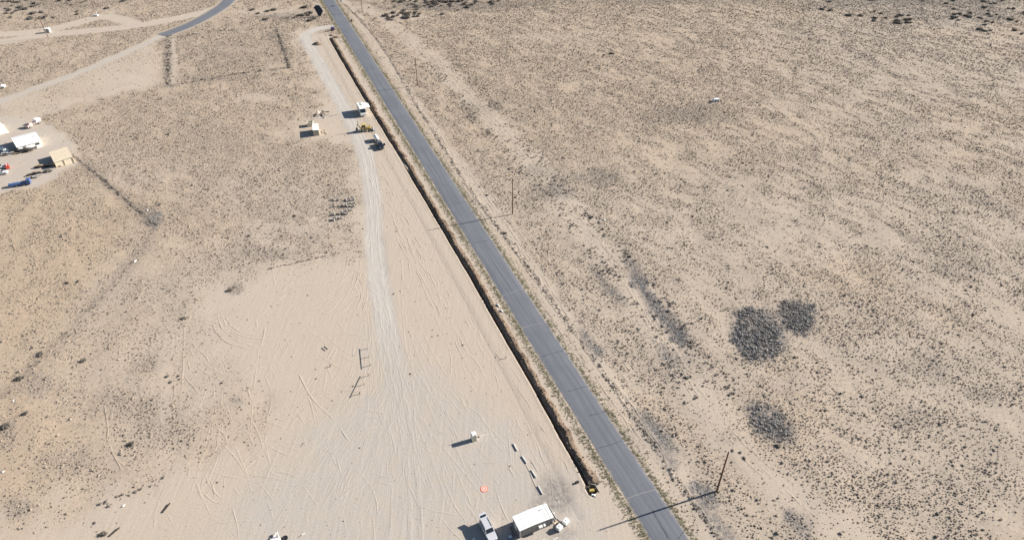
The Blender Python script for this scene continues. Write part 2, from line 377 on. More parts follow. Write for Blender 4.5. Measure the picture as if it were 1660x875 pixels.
def plant_material(name, a, c2):
    m, nt, b = nmat(name)
    oi = node(nt, 'ShaderNodeObjectInfo')
    pos = node(nt, 'ShaderNodeNewGeometry').outputs['Position']
    c = mixc(nt, mrange(nt, oi.outputs['Random'], 0, 1, 0, 1), a, c2)
    c = mixc(nt, 1.0, c, mixc(nt, mrange(nt, noise(nt, pos, 2.5, 3), .3, .7, 0, 1), (.7, .7, .7), (1.25, 1.25, 1.25)), 'MULTIPLY')
    nt.links.new(c, b.inputs['Base Color']); b.inputs['Roughness'].default_value = .95; b.inputs['Specular IOR Level'].default_value = .1
    return m
M_TUFT = plant_material('dry_scrub', (.16, .138, .114), (.385, .315, .245))
M_VERGE = plant_material('verge_grass', (.25, .24, .145), (.40, .36, .23))
M_SAGE = plant_material('grey_brush', (.30, .28, .258), (.37, .345, .318))
M_MAT = plant_material('low_grey_brush', (.27, .255, .24), (.32, .30, .28))
M_WEED = plant_material('dark_weeds', (.13, .115, .10), (.24, .205, .17))
M_DARKSHRUB = plant_material('dark_brush', (.10, .09, .078), (.18, .158, .13))

# ------------------------------------------------------------------ object helpers
def link(name, me, mat=None, parent=None):
    o = bpy.data.objects.new(name, me); COL.objects.link(o)
    if mat is not None and me is not None and not me.materials:
        me.materials.append(mat)
    if parent is not None: o.parent = parent
    return o
def np_mesh(name, V, F, mats=None, fm=None, smooth=False):
    me = bpy.data.meshes.new(name)
    V = np.asarray(V, np.float32); F = np.asarray(F, np.int32)
    k = F.shape[1]
    me.vertices.add(len(V)); me.vertices.foreach_set('co', V.ravel())
    me.loops.add(F.size); me.loops.foreach_set('vertex_index', F.ravel())
    me.polygons.add(len(F)); me.polygons.foreach_set('loop_start', np.arange(0, F.size, k, dtype=np.int32))
    if fm is not None: me.polygons.foreach_set('material_index', np.asarray(fm, np.int32))
    if smooth: me.polygons.foreach_set('use_smooth', np.ones(len(F), bool))
    for m in (mats or []): me.materials.append(m)
    me.update(calc_edges=True); me.validate()
    return me
def add_zones(me, Z):
    a = me.color_attributes.new('zones', 'FLOAT_COLOR', 'POINT')
    a.data.foreach_set('color', np.ascontiguousarray(Z[:, :4], np.float32).ravel())
def struct(o): o['kind'] = 'structure'; return o
def tag(o, label, cat, group=None):
    o['label'] = label; o['category'] = cat
    if group: o['group'] = group
    return o
def thing(name, label, cat, loc=(0, 0, 0), yaw=0.0, group=None):
    o = bpy.data.objects.new(name, None); COL.objects.link(o)
    o.empty_display_size = .3
    o.location = loc; o.rotation_euler = (0, 0, yaw)
    return tag(o, label, cat, group)
class MB:
    def __init__(s): s.v = []; s.f = []
    def add(s, V, F, M=None):
        k = len(s.v)
        for p in V:
            p = Vector(p); s.v.append(M @ p if M is not None else p)
        s.f += [tuple(i + k for i in f) for f in F]
        return s
    def box(s, c, d, rot=(0, 0, 0), top=(1, 1)):
        x, y, z = d[0] / 2, d[1] / 2, d[2] / 2
        tx, ty = top
        V = [(-x, -y, -z), (x, -y, -z), (x, y, -z), (-x, y, -z), (-x * tx, -y * ty, z), (x * tx, -y * ty, z), (x * tx, y * ty, z), (-x * tx, y * ty, z)]
        F = [(3, 2, 1, 0), (4, 5, 6, 7), (0, 1, 5, 4), (1, 2, 6, 5), (2, 3, 7, 6), (3, 0, 4, 7)]
        return s.add(V, F, Matrix.Translation(c) @ Euler(rot).to_matrix().to_4x4())
    def cyl(s, a, b, r0, r1=None, n=10):
        r1 = r0 if r1 is None else r1
        a, b = Vector(a), Vector(b); q = (b - a).to_track_quat('Z', 'Y').to_matrix()
        V = []
        for P, r in ((a, r0), (b, r1)):
            for i in range(n):
                t = 2 * math.pi * i / n; V.append(P + q @ Vector((r * math.cos(t), r * math.sin(t), 0)))
        F = [(i, (i + 1) % n, n + (i + 1) % n, n + i) for i in range(n)] + [tuple(range(n - 1, -1, -1)), tuple(range(n, 2 * n))]
        return s.add(V, F)
    def bar(s, a, b, w, h=None):
        h = w if h is None else h
        a, b = Vector(a), Vector(b); L = (b - a).length
        M = Matrix.Translation((a + b) / 2) @ (b - a).to_track_quat('X', 'Z').to_matrix().to_4x4()
        t = MB().box((0, 0, 0), (L, w, h))
        return s.add(t.v, t.f, M)
    def loft(s, rings):
        n = len(rings[0]); V = [p for r in rings for p in r]; F = []
        for k in range(len(rings) - 1):
            for i in range(n):
                j = (i + 1) % n; F.append((k * n + i, k * n + j, (k + 1) * n + j, (k + 1) * n + i))
        F += [tuple(range(n - 1, -1, -1)), tuple((len(rings) - 1) * n + i for i in range(n))]
        return s.add(V, F)
    def mesh(s, name, bevel=0, smooth=False):
        me = bpy.data.meshes.new(name); me.from_pydata([tuple(v) for v in s.v], [], s.f)
        bm = bmesh.new(); bm.from_mesh(me)
        bmesh.ops.recalc_face_normals(bm, faces=bm.faces)
        if bevel: bmesh.ops.bevel(bm, geom=list(bm.edges), offset=bevel, segments=2, affect='EDGES', profile=.6)
        bm.to_mesh(me); bm.free()
        if smooth: me.polygons.foreach_set('use_smooth', [True] * len(me.polygons))
        me.update(); return me
    def build(s, name, mat, parent=None, bevel=0, smooth=False):
        return link(name, s.mesh(name, bevel, smooth), mat, parent)
def copy_thing(o, parent=None):
    c = o.copy(); COL.objects.link(c); c.parent = parent
    for ch in list(o.children): copy_thing(ch, c)
    return c
def at(px, py, z=None):
    p = G(px, py); p.z = HZ(p.x, p.y) if z is None else z
    return p
def yaw_px(a, b):
    v = G(*b) - G(*a); return math.atan2(v.y, v.x)

# ------------------------------------------------------------------ ground
def lines(a, segs):
    out = [a]
    for end, step in segs:
        n = max(1, int(round((end - out[-1]) / step))); out += list(np.linspace(out[-1], end, n + 1)[1:])
    return np.array(out)
def geo(a, b, n): return [a * (b / a) ** (i / n) for i in range(1, n + 1)]
xl = lines(0, [(120, 1.0), (200, 1.5), (340, 2.2)]); xl = np.concatenate([xl, geo(340, 6000, 14)]); xl = np.concatenate([-xl[:0:-1], xl])
yl = lines(45, [(300, 1.0), (390, 1.4), (500, 2.2)]); yl = np.concatenate([[-6000, -2500, -1000, -400, -120, 0, 20, 35], yl, geo(500, 9000, 14)])
GX, GY = np.meshgrid(xl, yl); nx, ny = len(xl), len(yl)
X, Y = GX.ravel(), GY.ravel()
Z = zones(X, Y)
H = height_from(X, Y, Z[:, 4]); H[(np.abs(X) > 500) | (Y > 700) | (Y < 30)] = 0
HG = H.reshape(ny, nx)
ii = (np.arange(ny - 1)[:, None] * nx + np.arange(nx - 1)[None, :]).ravel()
F = np.stack([ii, ii + 1, ii + nx + 1, ii + nx], 1)
tu = trench_u(X, Y); hole = (tu > -1.0) & (tu < 3.4) & (Y > TRY0 - 1.2) & (Y < TRY1 + 1.2)
F = F[~hole[F].any(1)]
me = np_mesh('ground', np.stack([X, Y, H], 1), F, [M_SOIL], smooth=True)
add_zones(me, Z)
struct(link('ground', me))

# ------------------------------------------------------------------ trench with its strip of ground, and the bank of dug-out earth
STR = np.vstack([TR[0] - TR_T[0] * np.arange(4, 0, -.4)[:, None], TR, TR[-1] + TR_T[-1] * np.arange(.4, 4.1, .4)[:, None]])
st_t = tangents(STR); st_n = np.stack([-st_t[:, 1], st_t[:, 0]], 1)
if st_n[len(st_n) // 2, 0] < 0: st_n = -st_n
ns = len(STR); sarc = np.concatenate([[0], np.cumsum(np.linalg.norm(np.diff(STR, axis=0), axis=1))])
S0, S1 = sarc[10], sarc[-11]
wob = .34 * (fbm(sarc / 4.3, sarc * 0, 201) - .5) + .12 * (fbm(sarc / .7, sarc * 0, 202) - .5)
wid = .80 + .5 * (fbm(sarc / 3, sarc * 0, 205) - .5)
pit = (sarc > S1 - 2.3) & (sarc < S1)
wid = np.where(pit, 2.1, wid)
dep = np.where((sarc >= S0) & (sarc <= S1), 1.35, 0.0); dep = np.where(pit, 1.7, dep)
us = [-5, -4.6, -2.6, -1.2, -.5, -.16, 0, .05, .0, .0, .05, .2, .9, 1.8, 2.8, 4.2, 6.0, 6.4]
V = []; mi = []
for k in range(ns):
    w = wid[k]; o = wob[k] - (.35 if pit[k] else 0)
    uu = [o + a if i < 8 else (o + w - .05 if i == 8 else o + w + a) for i, a in enumerate(us)]
    for i, a in enumerate(uu):
        q = STR[k] + st_n[k] * a
        z = .014
        if i in (0, len(uu) - 1): z = -.06
        elif i == 5: z = .05 + .05 * vnoise(sarc[k] * 1.3, 0, 9) if dep[k] else .014
        elif i in (7, 8): z = -dep[k] if dep[k] else .014
        V.append((q[0], q[1], z))
V = np.array(V); m = len(us)
ii = (np.arange(ns - 1)[:, None] * m + np.arange(m - 1)[None, :]).ravel()
F = np.stack([ii, ii + m, ii + m + 1, ii + 1], 1)
if st_n[0, 0] * 1 > 0: F = F[:, ::-1]
col = np.tile(np.arange(m - 1), ns - 1)
me = np_mesh('trench', V, F, [M_SOIL, M_WALL], np.where((col >= 6) & (col <= 9) & (np.repeat(np.minimum(dep[:-1], dep[1:]), m - 1) > 0), 1, 0))
zt = zones(V[:, 0], V[:, 1]); zt[:, 0] = np.maximum(zt[:, 0], .9); add_zones(me, zt)
struct(link('trench', me))

bank = []
nb = 15
sel = [k for k in range(ns) if S0 - .5 < sarc[k] < S1 - 2.0]
fs = np.linspace(0, 1, nb)
for k in sel:
    s = sarc[k]; cr = .50 + .55 * (fbm(np.array([s / 5]), np.array([0.]), 301)[0] - .5); wdt = 1.75 + 1.3 * (fbm(np.array([s / 4]), np.array([5.]), 302)[0] - .5)
    e = min(1, (s - S0 + .6) / 2.0, (S1 - 1.9 - s) / 1.8); e = max(.08, e)
    cr *= e
    u0 = wob[k] + wid[k] + .10 + .08 * vnoise(s * 1.7, 3, 5) - (.3 if pit[k] else 0)
    for f in fs:
        q = STR[k] + st_n[k] * (u0 + f * wdt)
        prof = max(0, 1 - abs((f - .36) / (.36 if f < .36 else .64)) ** 1.25)
        z = cr * prof * (.72 + .6 * vnoise(s * 1.5, f * 5, 77)) + .13 * prof ** .5 * (vnoise(s * 4.1, f * 11, 78) - .5)
        bank.append((q[0], q[1], (.0 if f in (0., 1.) else .02) + max(z, 0)))
bank = np.array(bank); k2 = len(sel)
ii = (np.arange(k2 - 1)[:, None] * nb + np.arange(nb - 1)[None, :]).ravel()
F = np.stack([ii, ii + 1, ii + nb + 1, ii + nb], 1)
spoil = tag(link('spoil_bank', np_mesh('spoil_bank', bank, F, [M_SPOIL])), 'long low bank of dark dug-out earth along the right edge of the trench', 'earth bank')
def clod_mesh(V0, rr, seed):
    r = random.Random(seed); b = bmesh.new(); bmesh.ops.create_icosphere(b, subdivisions=1, radius=1)
    for v in b.verts: v.co *= r.uniform(.7, 1.25)
    A = np.array([v.co[:] for v in b.verts]); Fc = np.array([[v.index for v in f.verts] for f in b.faces]); b.free(); return A, Fc
CL = [clod_mesh(None, 1, i) for i in range(6)]
def joined(name, items, src, mat, parent=None):
    """items: (x,y,z,rot,sx,sy,sz) ; src: list of (V,F)"""
    Vs, Fs, off = [], [], 0
    for i, (x, y, z, a, sx, sy, sz) in enumerate(items):
        A, Fc = src[i % len(src)]; c, s = math.cos(a), math.sin(a)
        P = A * (sx, sy, sz); P = np.stack([P[:, 0] * c - P[:, 1] * s + x, P[:, 0] * s + P[:, 1] * c + y, P[:, 2] + z], 1)
        Vs.append(P); Fs.append(Fc + off); off += len(P)
    return link(name, np_mesh(name, np.vstack(Vs), np.vstack(Fs), [mat]), None, parent)
items = []
for _ in range(3600):
    k = random.randrange(k2); f = min(1, max(0, random.gauss(.42, .3))); p = bank[k * nb + int(f * (nb - 1))]
    r = random.choice([.06, .08, .1, .13, .2])
    items.append((p[0] + random.uniform(-.2, .2), p[1] + random.uniform(-.2, .2), p[2] + r * .2, random.uniform(0, 6), r, r * random.uniform(.7, 1.2), r * .8))
cl = joined('clods', items, CL, M_SPOIL, spoil); cl['kind'] = 'stuff'

# ------------------------------------------------------------------ roads
def ribbon(name, P, w, mat, z=.035, skirt=.30, wn=0.0):
    T = tangents(P); N = np.stack([T[:, 1], -T[:, 0]], 1); V = []; UV = []
    s = np.concatenate([[0], np.cumsum(np.linalg.norm(np.diff(P, axis=0), axis=1))])
    cols = [-1, -.985, -.5, 0, .5, .985, 1]
    for k in range(len(P)):
        for j, c in enumerate(cols):
            e = (vnoise(s[k] * .45, np.sign(c) * 50, 401) + .5 * vnoise(s[k] * 1.3, np.sign(c) * 70, 402) - .75) * wn if abs(c) > .9 else 0
            u = c * w / 2 + (e if c > 0 else -e) + (np.sign(c) * skirt if abs(c) == 1 else 0)
            q = P[k] + N[k] * u
            V.append((q[0], q[1], -.03 if abs(c) == 1 else z + .02 * (1 - abs(c)))); UV.append((u, s[k]))
    V = np.array(V); m = len(cols); n = len(P)
    ii = (np.arange(n - 1)[:, None] * m + np.arange(m - 1)[None, :]).ravel()
    F = np.stack([ii, ii + 1, ii + m + 1, ii + m], 1)
    me = np_mesh(name, V, F, [mat])
    uvl = me.uv_layers.new(name='UVMap'); UV = np.array(UV, np.float32)
    li = np.empty(len(me.loops), np.int32); me.loops.foreach_get('vertex_index', li)
    uvl.data.foreach_set('uv', UV[li].ravel())
    return struct(link(name, me))
road = ribbon('road', ROAD, ROAD_W, M_ASPH, wn=.35)
side = ribbon('side_road', SIDE_ROAD, 8.4, M_ASPH, wn=.4)
M_CRK = paint('crack_sealant', (.045, .045, .05), .8, var=.2, scale=1)
M_CRKL = paint('crack_filler', (.29, .28, .265), .9, var=.25, scale=1)
def crack(a, b, w, mat):
    a, b = G(*a), G(*b); n = max(4, int((b - a).length / .6)); t = (b - a).normalized(); nn = Vector((-t.y, t.x, 0)); V = []; off = 0
    for i in range(n + 1):
        p = a.lerp(b, i / n); off = off * .8 + random.uniform(-.09, .09); ww = w * random.uniform(.6, 1.2) / 2
        ru = abs(float(road_u(p.x, p.y))); z = .041 + .02 * max(0, 1 - ru / (ROAD_W / 2))
        for sg in (-1, 1):
            q = p + nn * (off + sg * ww); V.append((q.x, q.y, z))
    link('crack', np_mesh('crack', V, [(2 * i, 2 * i + 2, 2 * i + 3, 2 * i + 1) for i in range(n)]), mat, road)
for a, b in (((726, 332.5), (754, 327)), ((767, 394.5), (791, 390)), ((965, 728), (1008, 715)), ((1099, 873), (1109, 860)), ((1058, 827), (1084, 872)), ((879, 578), (914, 568)), ((921, 634), (958, 625)), ((953, 674), (985, 666)), ((672, 231), (691, 227)), ((539, 25), (559, 24)), ((693, 270), (712, 266))):
    crack(a, b, .13, M_CRK)
for a, b in (((814, 479), (848, 469)), ((847, 531), (884, 522)), ((1017, 808), (1060, 793)), ((581, 96.5), (603, 93.5)), ((573, 79), (590, 77)), ((645, 193), (665, 193)), ((551, 44), (570, 42))):
    crack(a, b, .14, M_CRKL)

# ------------------------------------------------------------------ wheel ruts and scraped ridges in the soil
rutV, rutF = [], []
def rut(P, w=.5, h=.05, single=False, jit=.05, gap=.35, seed=None):
    P = np.asarray(P); n = len(P)
    if n < 4: return
    T = tangents(P); N = np.stack([-T[:, 1], T[:, 0]], 1)
    s = np.concatenate([[0], np.cumsum(np.linalg.norm(np.diff(P, axis=0), axis=1))])
    sd_ = random.randrange(9999)
    hh = h * np.clip((vnoise(s / 3.5, s * 0, sd_) - gap) * 2.4, 0, 1.3) * np.minimum(1, np.minimum(s, s[-1] - s) / 2.5)
    off = jit * 2 * (vnoise(s / 2, s * 0 + 7, sd_) - .5)
    prof = [(-.5, -.012), (-.26, 1), (0, .12), (.26, .9), (.5, -.012)] if not single else [(-.5, -.012), (-.15, .85), (.12, 1), (.5, -.012)]
    base = sum(len(v) for v in rutV); m = len(prof)
    A = np.zeros((n, m, 3))
    for j, (a, b) in enumerate(prof):
        q = P + N * (off + a * w)[:, None]; A[:, j, :2] = q; A[:, j, 2] = np.where(b > 0, b * hh + .004 - .016 * (hh < .004), -.012)
    rutV.append(A.reshape(-1, 3))
    ii = (np.arange(n - 1)[:, None] * m + np.arange(m - 1)[None, :]).ravel() + base
    rutF.append(np.stack([ii, ii + m, ii + m + 1, ii + 1], 1))
def rutpx(pts, n=1, spread=0, w=.5, h=.05, **kw):
    P = smooth_path(GA(pts), .5)
    for i in range(n):
        T = tangents(P); N = np.stack([-T[:, 1], T[:, 0]], 1); o = random.uniform(-spread, spread)
        a, b = sorted((random.random(), random.random())); L = len(P)
        if n > 1: i0, i1 = int(a * L * .5), int((.5 + b * .5) * L)
        else: i0, i1 = 0, L
        Q = P + N * (o + random.uniform(-.02, .02) * np.arange(L) * .1)[:, None]
        rut(Q[i0:i1], w * random.uniform(.7, 1.3), h * random.uniform(.6, 1.3), **kw)
rutpx([(482, 600), (490, 618), (505, 644), (524, 664), (542, 681), (556, 700), (569, 720)], w=.75, h=.10, single=True, gap=.1)
for o in (-1.0, .9):       # main dirt track wheel lines
    for rep in range(3):
        T = tangents(TRACK); N = np.stack([-T[:, 1], T[:, 0]], 1); P = smooth_path(TRACK[2:] + N[2:] * (o + rep * .3 - .3), .6); rut(P, .6, .022, gap=.3)
rutpx([(560, 190), (585, 250), (594, 300), (600, 360), (603, 430)], 5, 3.5, h=.035)
fan = [[(612, 440), (620, 540), (615, 640), (560, 740), (480, 875)], [(615, 450), (628, 560), (632, 680), (600, 800), (560, 875)], [(618, 470), (640, 600), (660, 740), (660, 875)],
       [(622, 480), (655, 600), (700, 700), (740, 800), (760, 875)], [(625, 480), (668, 590), (740, 690), (800, 760), (850, 830)], [(610, 520), (600, 620), (520, 720), (420, 800), (300, 860)]]
for f in fan: rutpx(f, 18, 6, w=.5, h=.010)
for k in range(95):        # lines the machines left alongside the trench
    o = -random.uniform(2.0, 15) ; a = random.uniform(0, 250); L = random.uniform(15, 70)
    i0 = min(int(a / .4), len(TR) - 40); i1 = min(int((a + L) / .4), len(TR))
    lim = 5 + (TR[i0, 1] < 230) * 9
    if -o > lim: o = -random.uniform(1.5, lim)
    P = TR[i0:i1] + TR_N[i0:i1] * (o + np.linspace(0, random.uniform(-2.5, 2.5), max(0, i1 - i0)))[:, None] * (1 if TR_N[0, 0] > 0 else -1)
    rut(P, random.uniform(.28, .5), random.uniform(.02, .045), gap=.38, jit=.2)
for o, c in ((4.6, 40), (6.6, 30)): pass
arc = [[(350, 500), (358, 530), (378, 550), (420, 560), (470, 556)], [(362, 492), (372, 525), (400, 542), (450, 545), (490, 530)], [(420, 480), (450, 470), (500, 470), (540, 460), (575, 430)],
       [(440, 530), (480, 500), (530, 490), (560, 460)], [(585, 430), (572, 470), (550, 500), (520, 520)], [(560, 440), (580, 450), (588, 480), (575, 515)], [(400, 440), (470, 432), (550, 412)]]
for f in arc: rutpx(f, 8, 2.6, w=.36, h=.042)
misc = [[(288, 520), (283, 600), (280, 680), (286, 730)], [(299, 520), (296, 600), (292, 680), (290, 735)], [(168, 650), (174, 690), (176, 720), (200, 765)], [(185, 650), (176, 700), (182, 735), (210, 762)],
        [(330, 670), (345, 700), (380, 740), (400, 770)], [(420, 560), (410, 640), (405, 700)], [(360, 760), (330, 762), (312, 780)], [(315, 775), (325, 800), (330, 815)], [(340, 775), (348, 800), (345, 812)], [(370, 780), (385, 800), (378, 810)],
        [(330, 760), (370, 772), (395, 775)], [(250, 860), (252, 830), (262, 800), (270, 790)], [(270, 830), (285, 860), (290, 875)], [(90, 812), (150, 800), (200, 790), (260, 778)], [(120, 840), (160, 815), (200, 802)],
        [(650, 415), (652, 440), (653, 470)], [(662, 420), (665, 445), (668, 470)], [(660, 400), (672, 415), (690, 440), (705, 470)], [(720, 490), (735, 520), (745, 560)], [(745, 560), (775, 590), (790, 630)],
        [(750, 655), (775, 670), (790, 690)], [(870, 690), (880, 705), (885, 720)], [(862, 712), (874, 708), (884, 716)], [(690, 620), (700, 650), (720, 660)], [(700, 690), (715, 700), (725, 690)], [(775, 745), (790, 750), (815, 745), (830, 735)],
        [(795, 770), (830, 775), (848, 770)], [(775, 780), (780, 787), (800, 783), (845, 772)], [(545, 555), (520, 600)], [(550, 558), (533, 590)], [(528, 575), (545, 576)], [(522, 585), (538, 588)], [(518, 596), (534, 598)],
        [(925, 830), (935, 842), (945, 850)], [(940, 800), (930, 820), (945, 830), (965, 828), (985, 835)], [(935, 795), (915, 805), (905, 822)], [(420, 590), (440, 640), (430, 700), (440, 760)], [(530, 590), (520, 640), (470, 690), (430, 780)], [(680, 700), (672, 740), (690, 790)]]
for f in misc: rutpx(f, w=.5, h=.04, gap=.3)
for _ in range(260):        # short scuffs over the graded yard
    px, py = random.uniform(300, 900), random.uniform(560, 870); p = G(px, py); a = R(random.choice([-68, -80, -60, -100, 20, 5])) + random.gauss(0, .25)
    L = random.uniform(3, 14); t = np.linspace(-.5, .5, int(L / .5))[:, None] * L; cv = random.uniform(-.02, .02)
    P = np.array([p.x, p.y]) + t * [math.cos(a), math.sin(a)] + cv * t ** 2 * [-math.sin(a), math.cos(a)]
    if seg_dist(P[:, 0], P[:, 1], TR).min() > 1.2 and trench_u(P[:, 0], P[:, 1]).max() < -1: rut(P, random.uniform(.3, .5), random.uniform(.01, .028), gap=.3)
for _ in range(110):       # paired tyre marks where machines turned
    px, py = random.uniform(300, 620), random.uniform(410, 800); p = G(px, py); a = random.uniform(0, math.pi); L = random.uniform(5, 18); cv = random.uniform(-.05, .05)
    t = np.linspace(-.5, .5, int(L / .45))[:, None] * L; nn_ = np.array([-math.sin(a), math.cos(a)]); h_ = random.uniform(.018, .042); w_ = random.uniform(.35, .5)
    for o in (-.85, .85): rut(np.array([p.x, p.y]) + t * [math.cos(a), math.sin(a)] + (cv * t ** 2 + o) * nn_, w_, h_, gap=.34, jit=.1)
for k in range(26):        # old vehicle lines on the right-hand flats
    o = random.choice([-1.1, 1.1]) + random.gauss(0, .6); a, b = sorted((random.random(), random.random()))
    L = len(TWO_TRACK); P = smooth_path(TWO_TRACK[int(a * L):max(int(a * L) + 5, int(b * L))], .7); T = tangents(P); N = np.stack([-T[:, 1], T[:, 0]], 1); rut(P + N * o, .5, .038, gap=.28, jit=.2)
for k in range(64):
    o = random.uniform(5.2, 16); L = len(ROAD); i0 = random.randrange(30, 220); P = ROAD[i0:i0 + random.randrange(10, 60)]; T = tangents(P); N = np.stack([T[:, 1], -T[:, 0]], 1)
    rut(smooth_path(P + N * o, .7), .45, .05, gap=.3, jit=.2)
P = smooth_path(VERGE_LINE, .6); rut(P, 1.1, .09, single=True, gap=.25, jit=.4); rut(P + [.6, .2], .5, .06, gap=.4, jit=.4)
V = np.vstack(rutV); F = np.vstack(rutF)
zr = zones(V[:, 0], V[:, 1]); V[:, 2] += height_from(V[:, 0], V[:, 1], zr[:, 4])
me = np_mesh('wheel_ruts', V, F, [M_SOIL], smooth=True); add_zones(me, zr)
o = link('wheel_ruts', me); o['kind'] = 'stuff'; o['label'] = 'wheel ruts and scraped ridges in the bare soil'

# ------------------------------------------------------------------ scrub scattered over the flats
def tuft_mesh(seed, nblade, rad, hgt, lump=True):
    r = random.Random(seed); V = []; Fc = []
    if lump:
        k = 7; base = [(rad * .75 * math.cos(t) * r.uniform(.6, 1.2), rad * .75 * math.sin(t) * r.uniform(.6, 1.2), -.05) for t in np.linspace(0, 2 * math.pi, k, endpoint=False)]
        mid = [(x * r.uniform(.5, .95), y * r.uniform(.5, .95), hgt * r.uniform(.35, .8)) for x, y, z in base]
        V = base + mid + [(r.uniform(-.1, .1) * rad, r.uniform(-.1, .1) * rad, hgt * .75)]
        for i in range(k):
            j = (i + 1) % k; Fc += [(i, j, k + j), (i, k + j, k + i), (k + i, k + j, 2 * k)]
    for _ in range(nblade):
        a = r.uniform(0, 6.28); q = r.uniform(0, .7) * rad; b = a + r.uniform(-.7, .7); l = r.uniform(.25, .75) * rad
        x, y = q * math.cos(a), q * math.sin(a); w = r.uniform(.1, .22) * rad; c = r.uniform(0, 6.28)
        z0 = hgt * r.uniform(0, .45)
        n = len(V); V += [(x + w * math.cos(c), y + w * math.sin(c), z0), (x - w * math.cos(c), y - w * math.sin(c), z0 + .02), (x + l * math.cos(b), y + l * math.sin(b), hgt * r.uniform(.45, 1.15))]; Fc.append((n, n + 1, n + 2))
    return V, Fc
def variants(name, n, mat, **kw):
    c = bpy.data.collections.new(name); out = []
    for i in range(n):
        V, Fc = tuft_mesh(i * 13 + 5, **kw); o = bpy.data.objects.new(name, np_mesh(name, V, Fc, [mat])); c.objects.link(o); out.append((np.array(V), np.array(Fc)))
    return c, out
def scatter(name, P, scale, coll, nvar, label):
    n = len(P); me = bpy.data.meshes.new(name); me.vertices.add(n); me.vertices.foreach_set('co', np.asarray(P, np.float32).ravel())
    rot = np.zeros((n, 3), np.float32); rot[:, 2] = rng.uniform(0, 6.283, n)
    for an, typ, dat, key in (('rot', 'FLOAT_VECTOR', rot, 'vector'), ('scl', 'FLOAT_VECTOR', np.asarray(scale, np.float32), 'vector'), ('pick', 'INT', rng.integers(0, nvar, n).astype(np.int32), 'value')):
        a = me.attributes.new(an, typ, 'POINT'); a.data.foreach_set(key, dat.ravel())
    o = link(name, me); ng = bpy.data.node_groups.new(name, 'GeometryNodeTree')
    ng.interface.new_socket('Geometry', in_out='INPUT', socket_type='NodeSocketGeometry'); ng.interface.new_socket('Geometry', in_out='OUTPUT', socket_type='NodeSocketGeometry')
    N = ng.nodes; gi = N.new('NodeGroupInput'); go = N.new('NodeGroupOutput'); ip = N.new('GeometryNodeInstanceOnPoints'); ci = N.new('GeometryNodeCollectionInfo')
    ci.inputs['Collection'].default_value = coll; ci.inputs['Separate Children'].default_value = True; ci.inputs['Reset Children'].default_value = True
    ip.inputs['Pick Instance'].default_value = True
    L = ng.links.new
    L(gi.outputs[0], ip.inputs['Points']); L(ci.outputs[0], ip.inputs['Instance'])
    for an, typ, sk in (('rot', 'FLOAT_VECTOR', 'Rotation'), ('scl', 'FLOAT_VECTOR', 'Scale'), ('pick', 'INT', 'Instance Index')):
        a = N.new('GeometryNodeInputNamedAttribute'); a.data_type = typ; a.inputs['Name'].default_value = an; L(a.outputs['Attribute'], ip.inputs[sk])
    L(ip.outputs[0], go.inputs[0])
    md = o.modifiers.new('scatter', 'NODES'); md.node_group = ng
    o['kind'] = 'stuff'; o['label'] = label
    return o
C_TUFT, A_TUFT = variants('scrub_tuft', 6, M_TUFT, nblade=16, rad=.5, hgt=.5)
C_VERGE, A_VERGE = variants('verge_tuft', 4, M_VERGE, nblade=18, rad=.5, hgt=.5, lump=False)

CELL = .52
gx = np.arange(-420, 420, CELL); gy = np.arange(48, 500, CELL)
SX, SY = np.meshgrid(gx, gy); SX = SX.ravel() + rng.uniform(-.5, .5, SX.size) * CELL; SY = SY.ravel() + rng.uniform(-.5, .5, SY.size) * CELL
px, py = PIX(SX, SY); k = (px > -110) & (px < 1770) & (py > -25) & (py < 970) & (rng.random(SX.size) < 1 - .4 * sstep(200, 400, SY)); SX, SY, px, py = SX[k], SY[k], px[k], py[k]
zz = zones(SX, SY)
# wind-combed drifts: noise stretched along the diagonal
ca, sa = math.cos(R(-52)), math.sin(R(-52)); wx = SX + 6 * (fbm(SX / 11, SY / 11, 500) - .5); wy = SY + 6 * (fbm(SX / 11, SY / 11, 510) - .5)
a_, b_ = wx * ca + wy * sa, -wx * sa + wy * ca
drift = fbm(a_ / 6.5, b_ / 2.6, 520, 3); patch = fbm(SX / 22, SY / 22, 530, 3); big = fbm(SX / 70, SY / 70, 540, 2)
dens = np.clip((drift - .42) * 1.9 + (patch - .47) * 1.0 + (big - .5) * .4 + .58 + .06 * sstep(160, 260, SY), .18, .96)
left = sstep(30, -30, road_u(SX, SY)); dens *= 1 - .22 * left * sstep(200, 130, SY)
for (ax, ay, rx, ry, s, g) in DENSE:
    dens = dens + s * sstep(1.25, .3, np.hypot((px - ax) / rx, (py - ay) / ry) + (drift - .5) * 1.2)
dens = np.maximum(dens, sstep(1.3, .3, seg_dist(SX, SY, VERGE_LINE) + (drift - .5) * 2.2) * .95)
dens = np.maximum(dens, sstep(1.0, .2, seg_dist(SX, SY, FENCE_L) + (drift - .5) * 1.5) * .9)
dens = np.maximum(dens, sstep(2.0, .3, seg_dist(SX, SY, FENCE_L2) + (drift - .5) * 4) * .55)
dens *= (1 - zz[:, 0] * .97) * (1 - np.clip(zz[:, 1], 0, 1) * .98)
ru = road_u(SX, SY); dens = np.where((np.abs(ru) < 11) & (ru > 0), dens * .6 + .05, dens)
dens = np.maximum(dens, sstep(1.1, .25, seg_dist(SX, SY, VERGE_LINE) + (drift - .5) * 1.6) * .95)
dens = np.where((np.abs(ru) < 4.6), 0, dens)
tu = trench_u(SX, SY); dens = np.where((tu > -3) & (tu < 4) & (SY > TRY0 - 6) & (SY < TRY1 + 4), 0, dens)
dens = np.where(seg_dist(SX, SY, SIDE_ROAD) < 5.2, 0, dens)
keep = rng.random(len(SX)) < dens
SX, SY, zz, patch, dens = SX[keep], SY[keep], zz[keep], patch[keep], dens[keep]
n = len(SX)
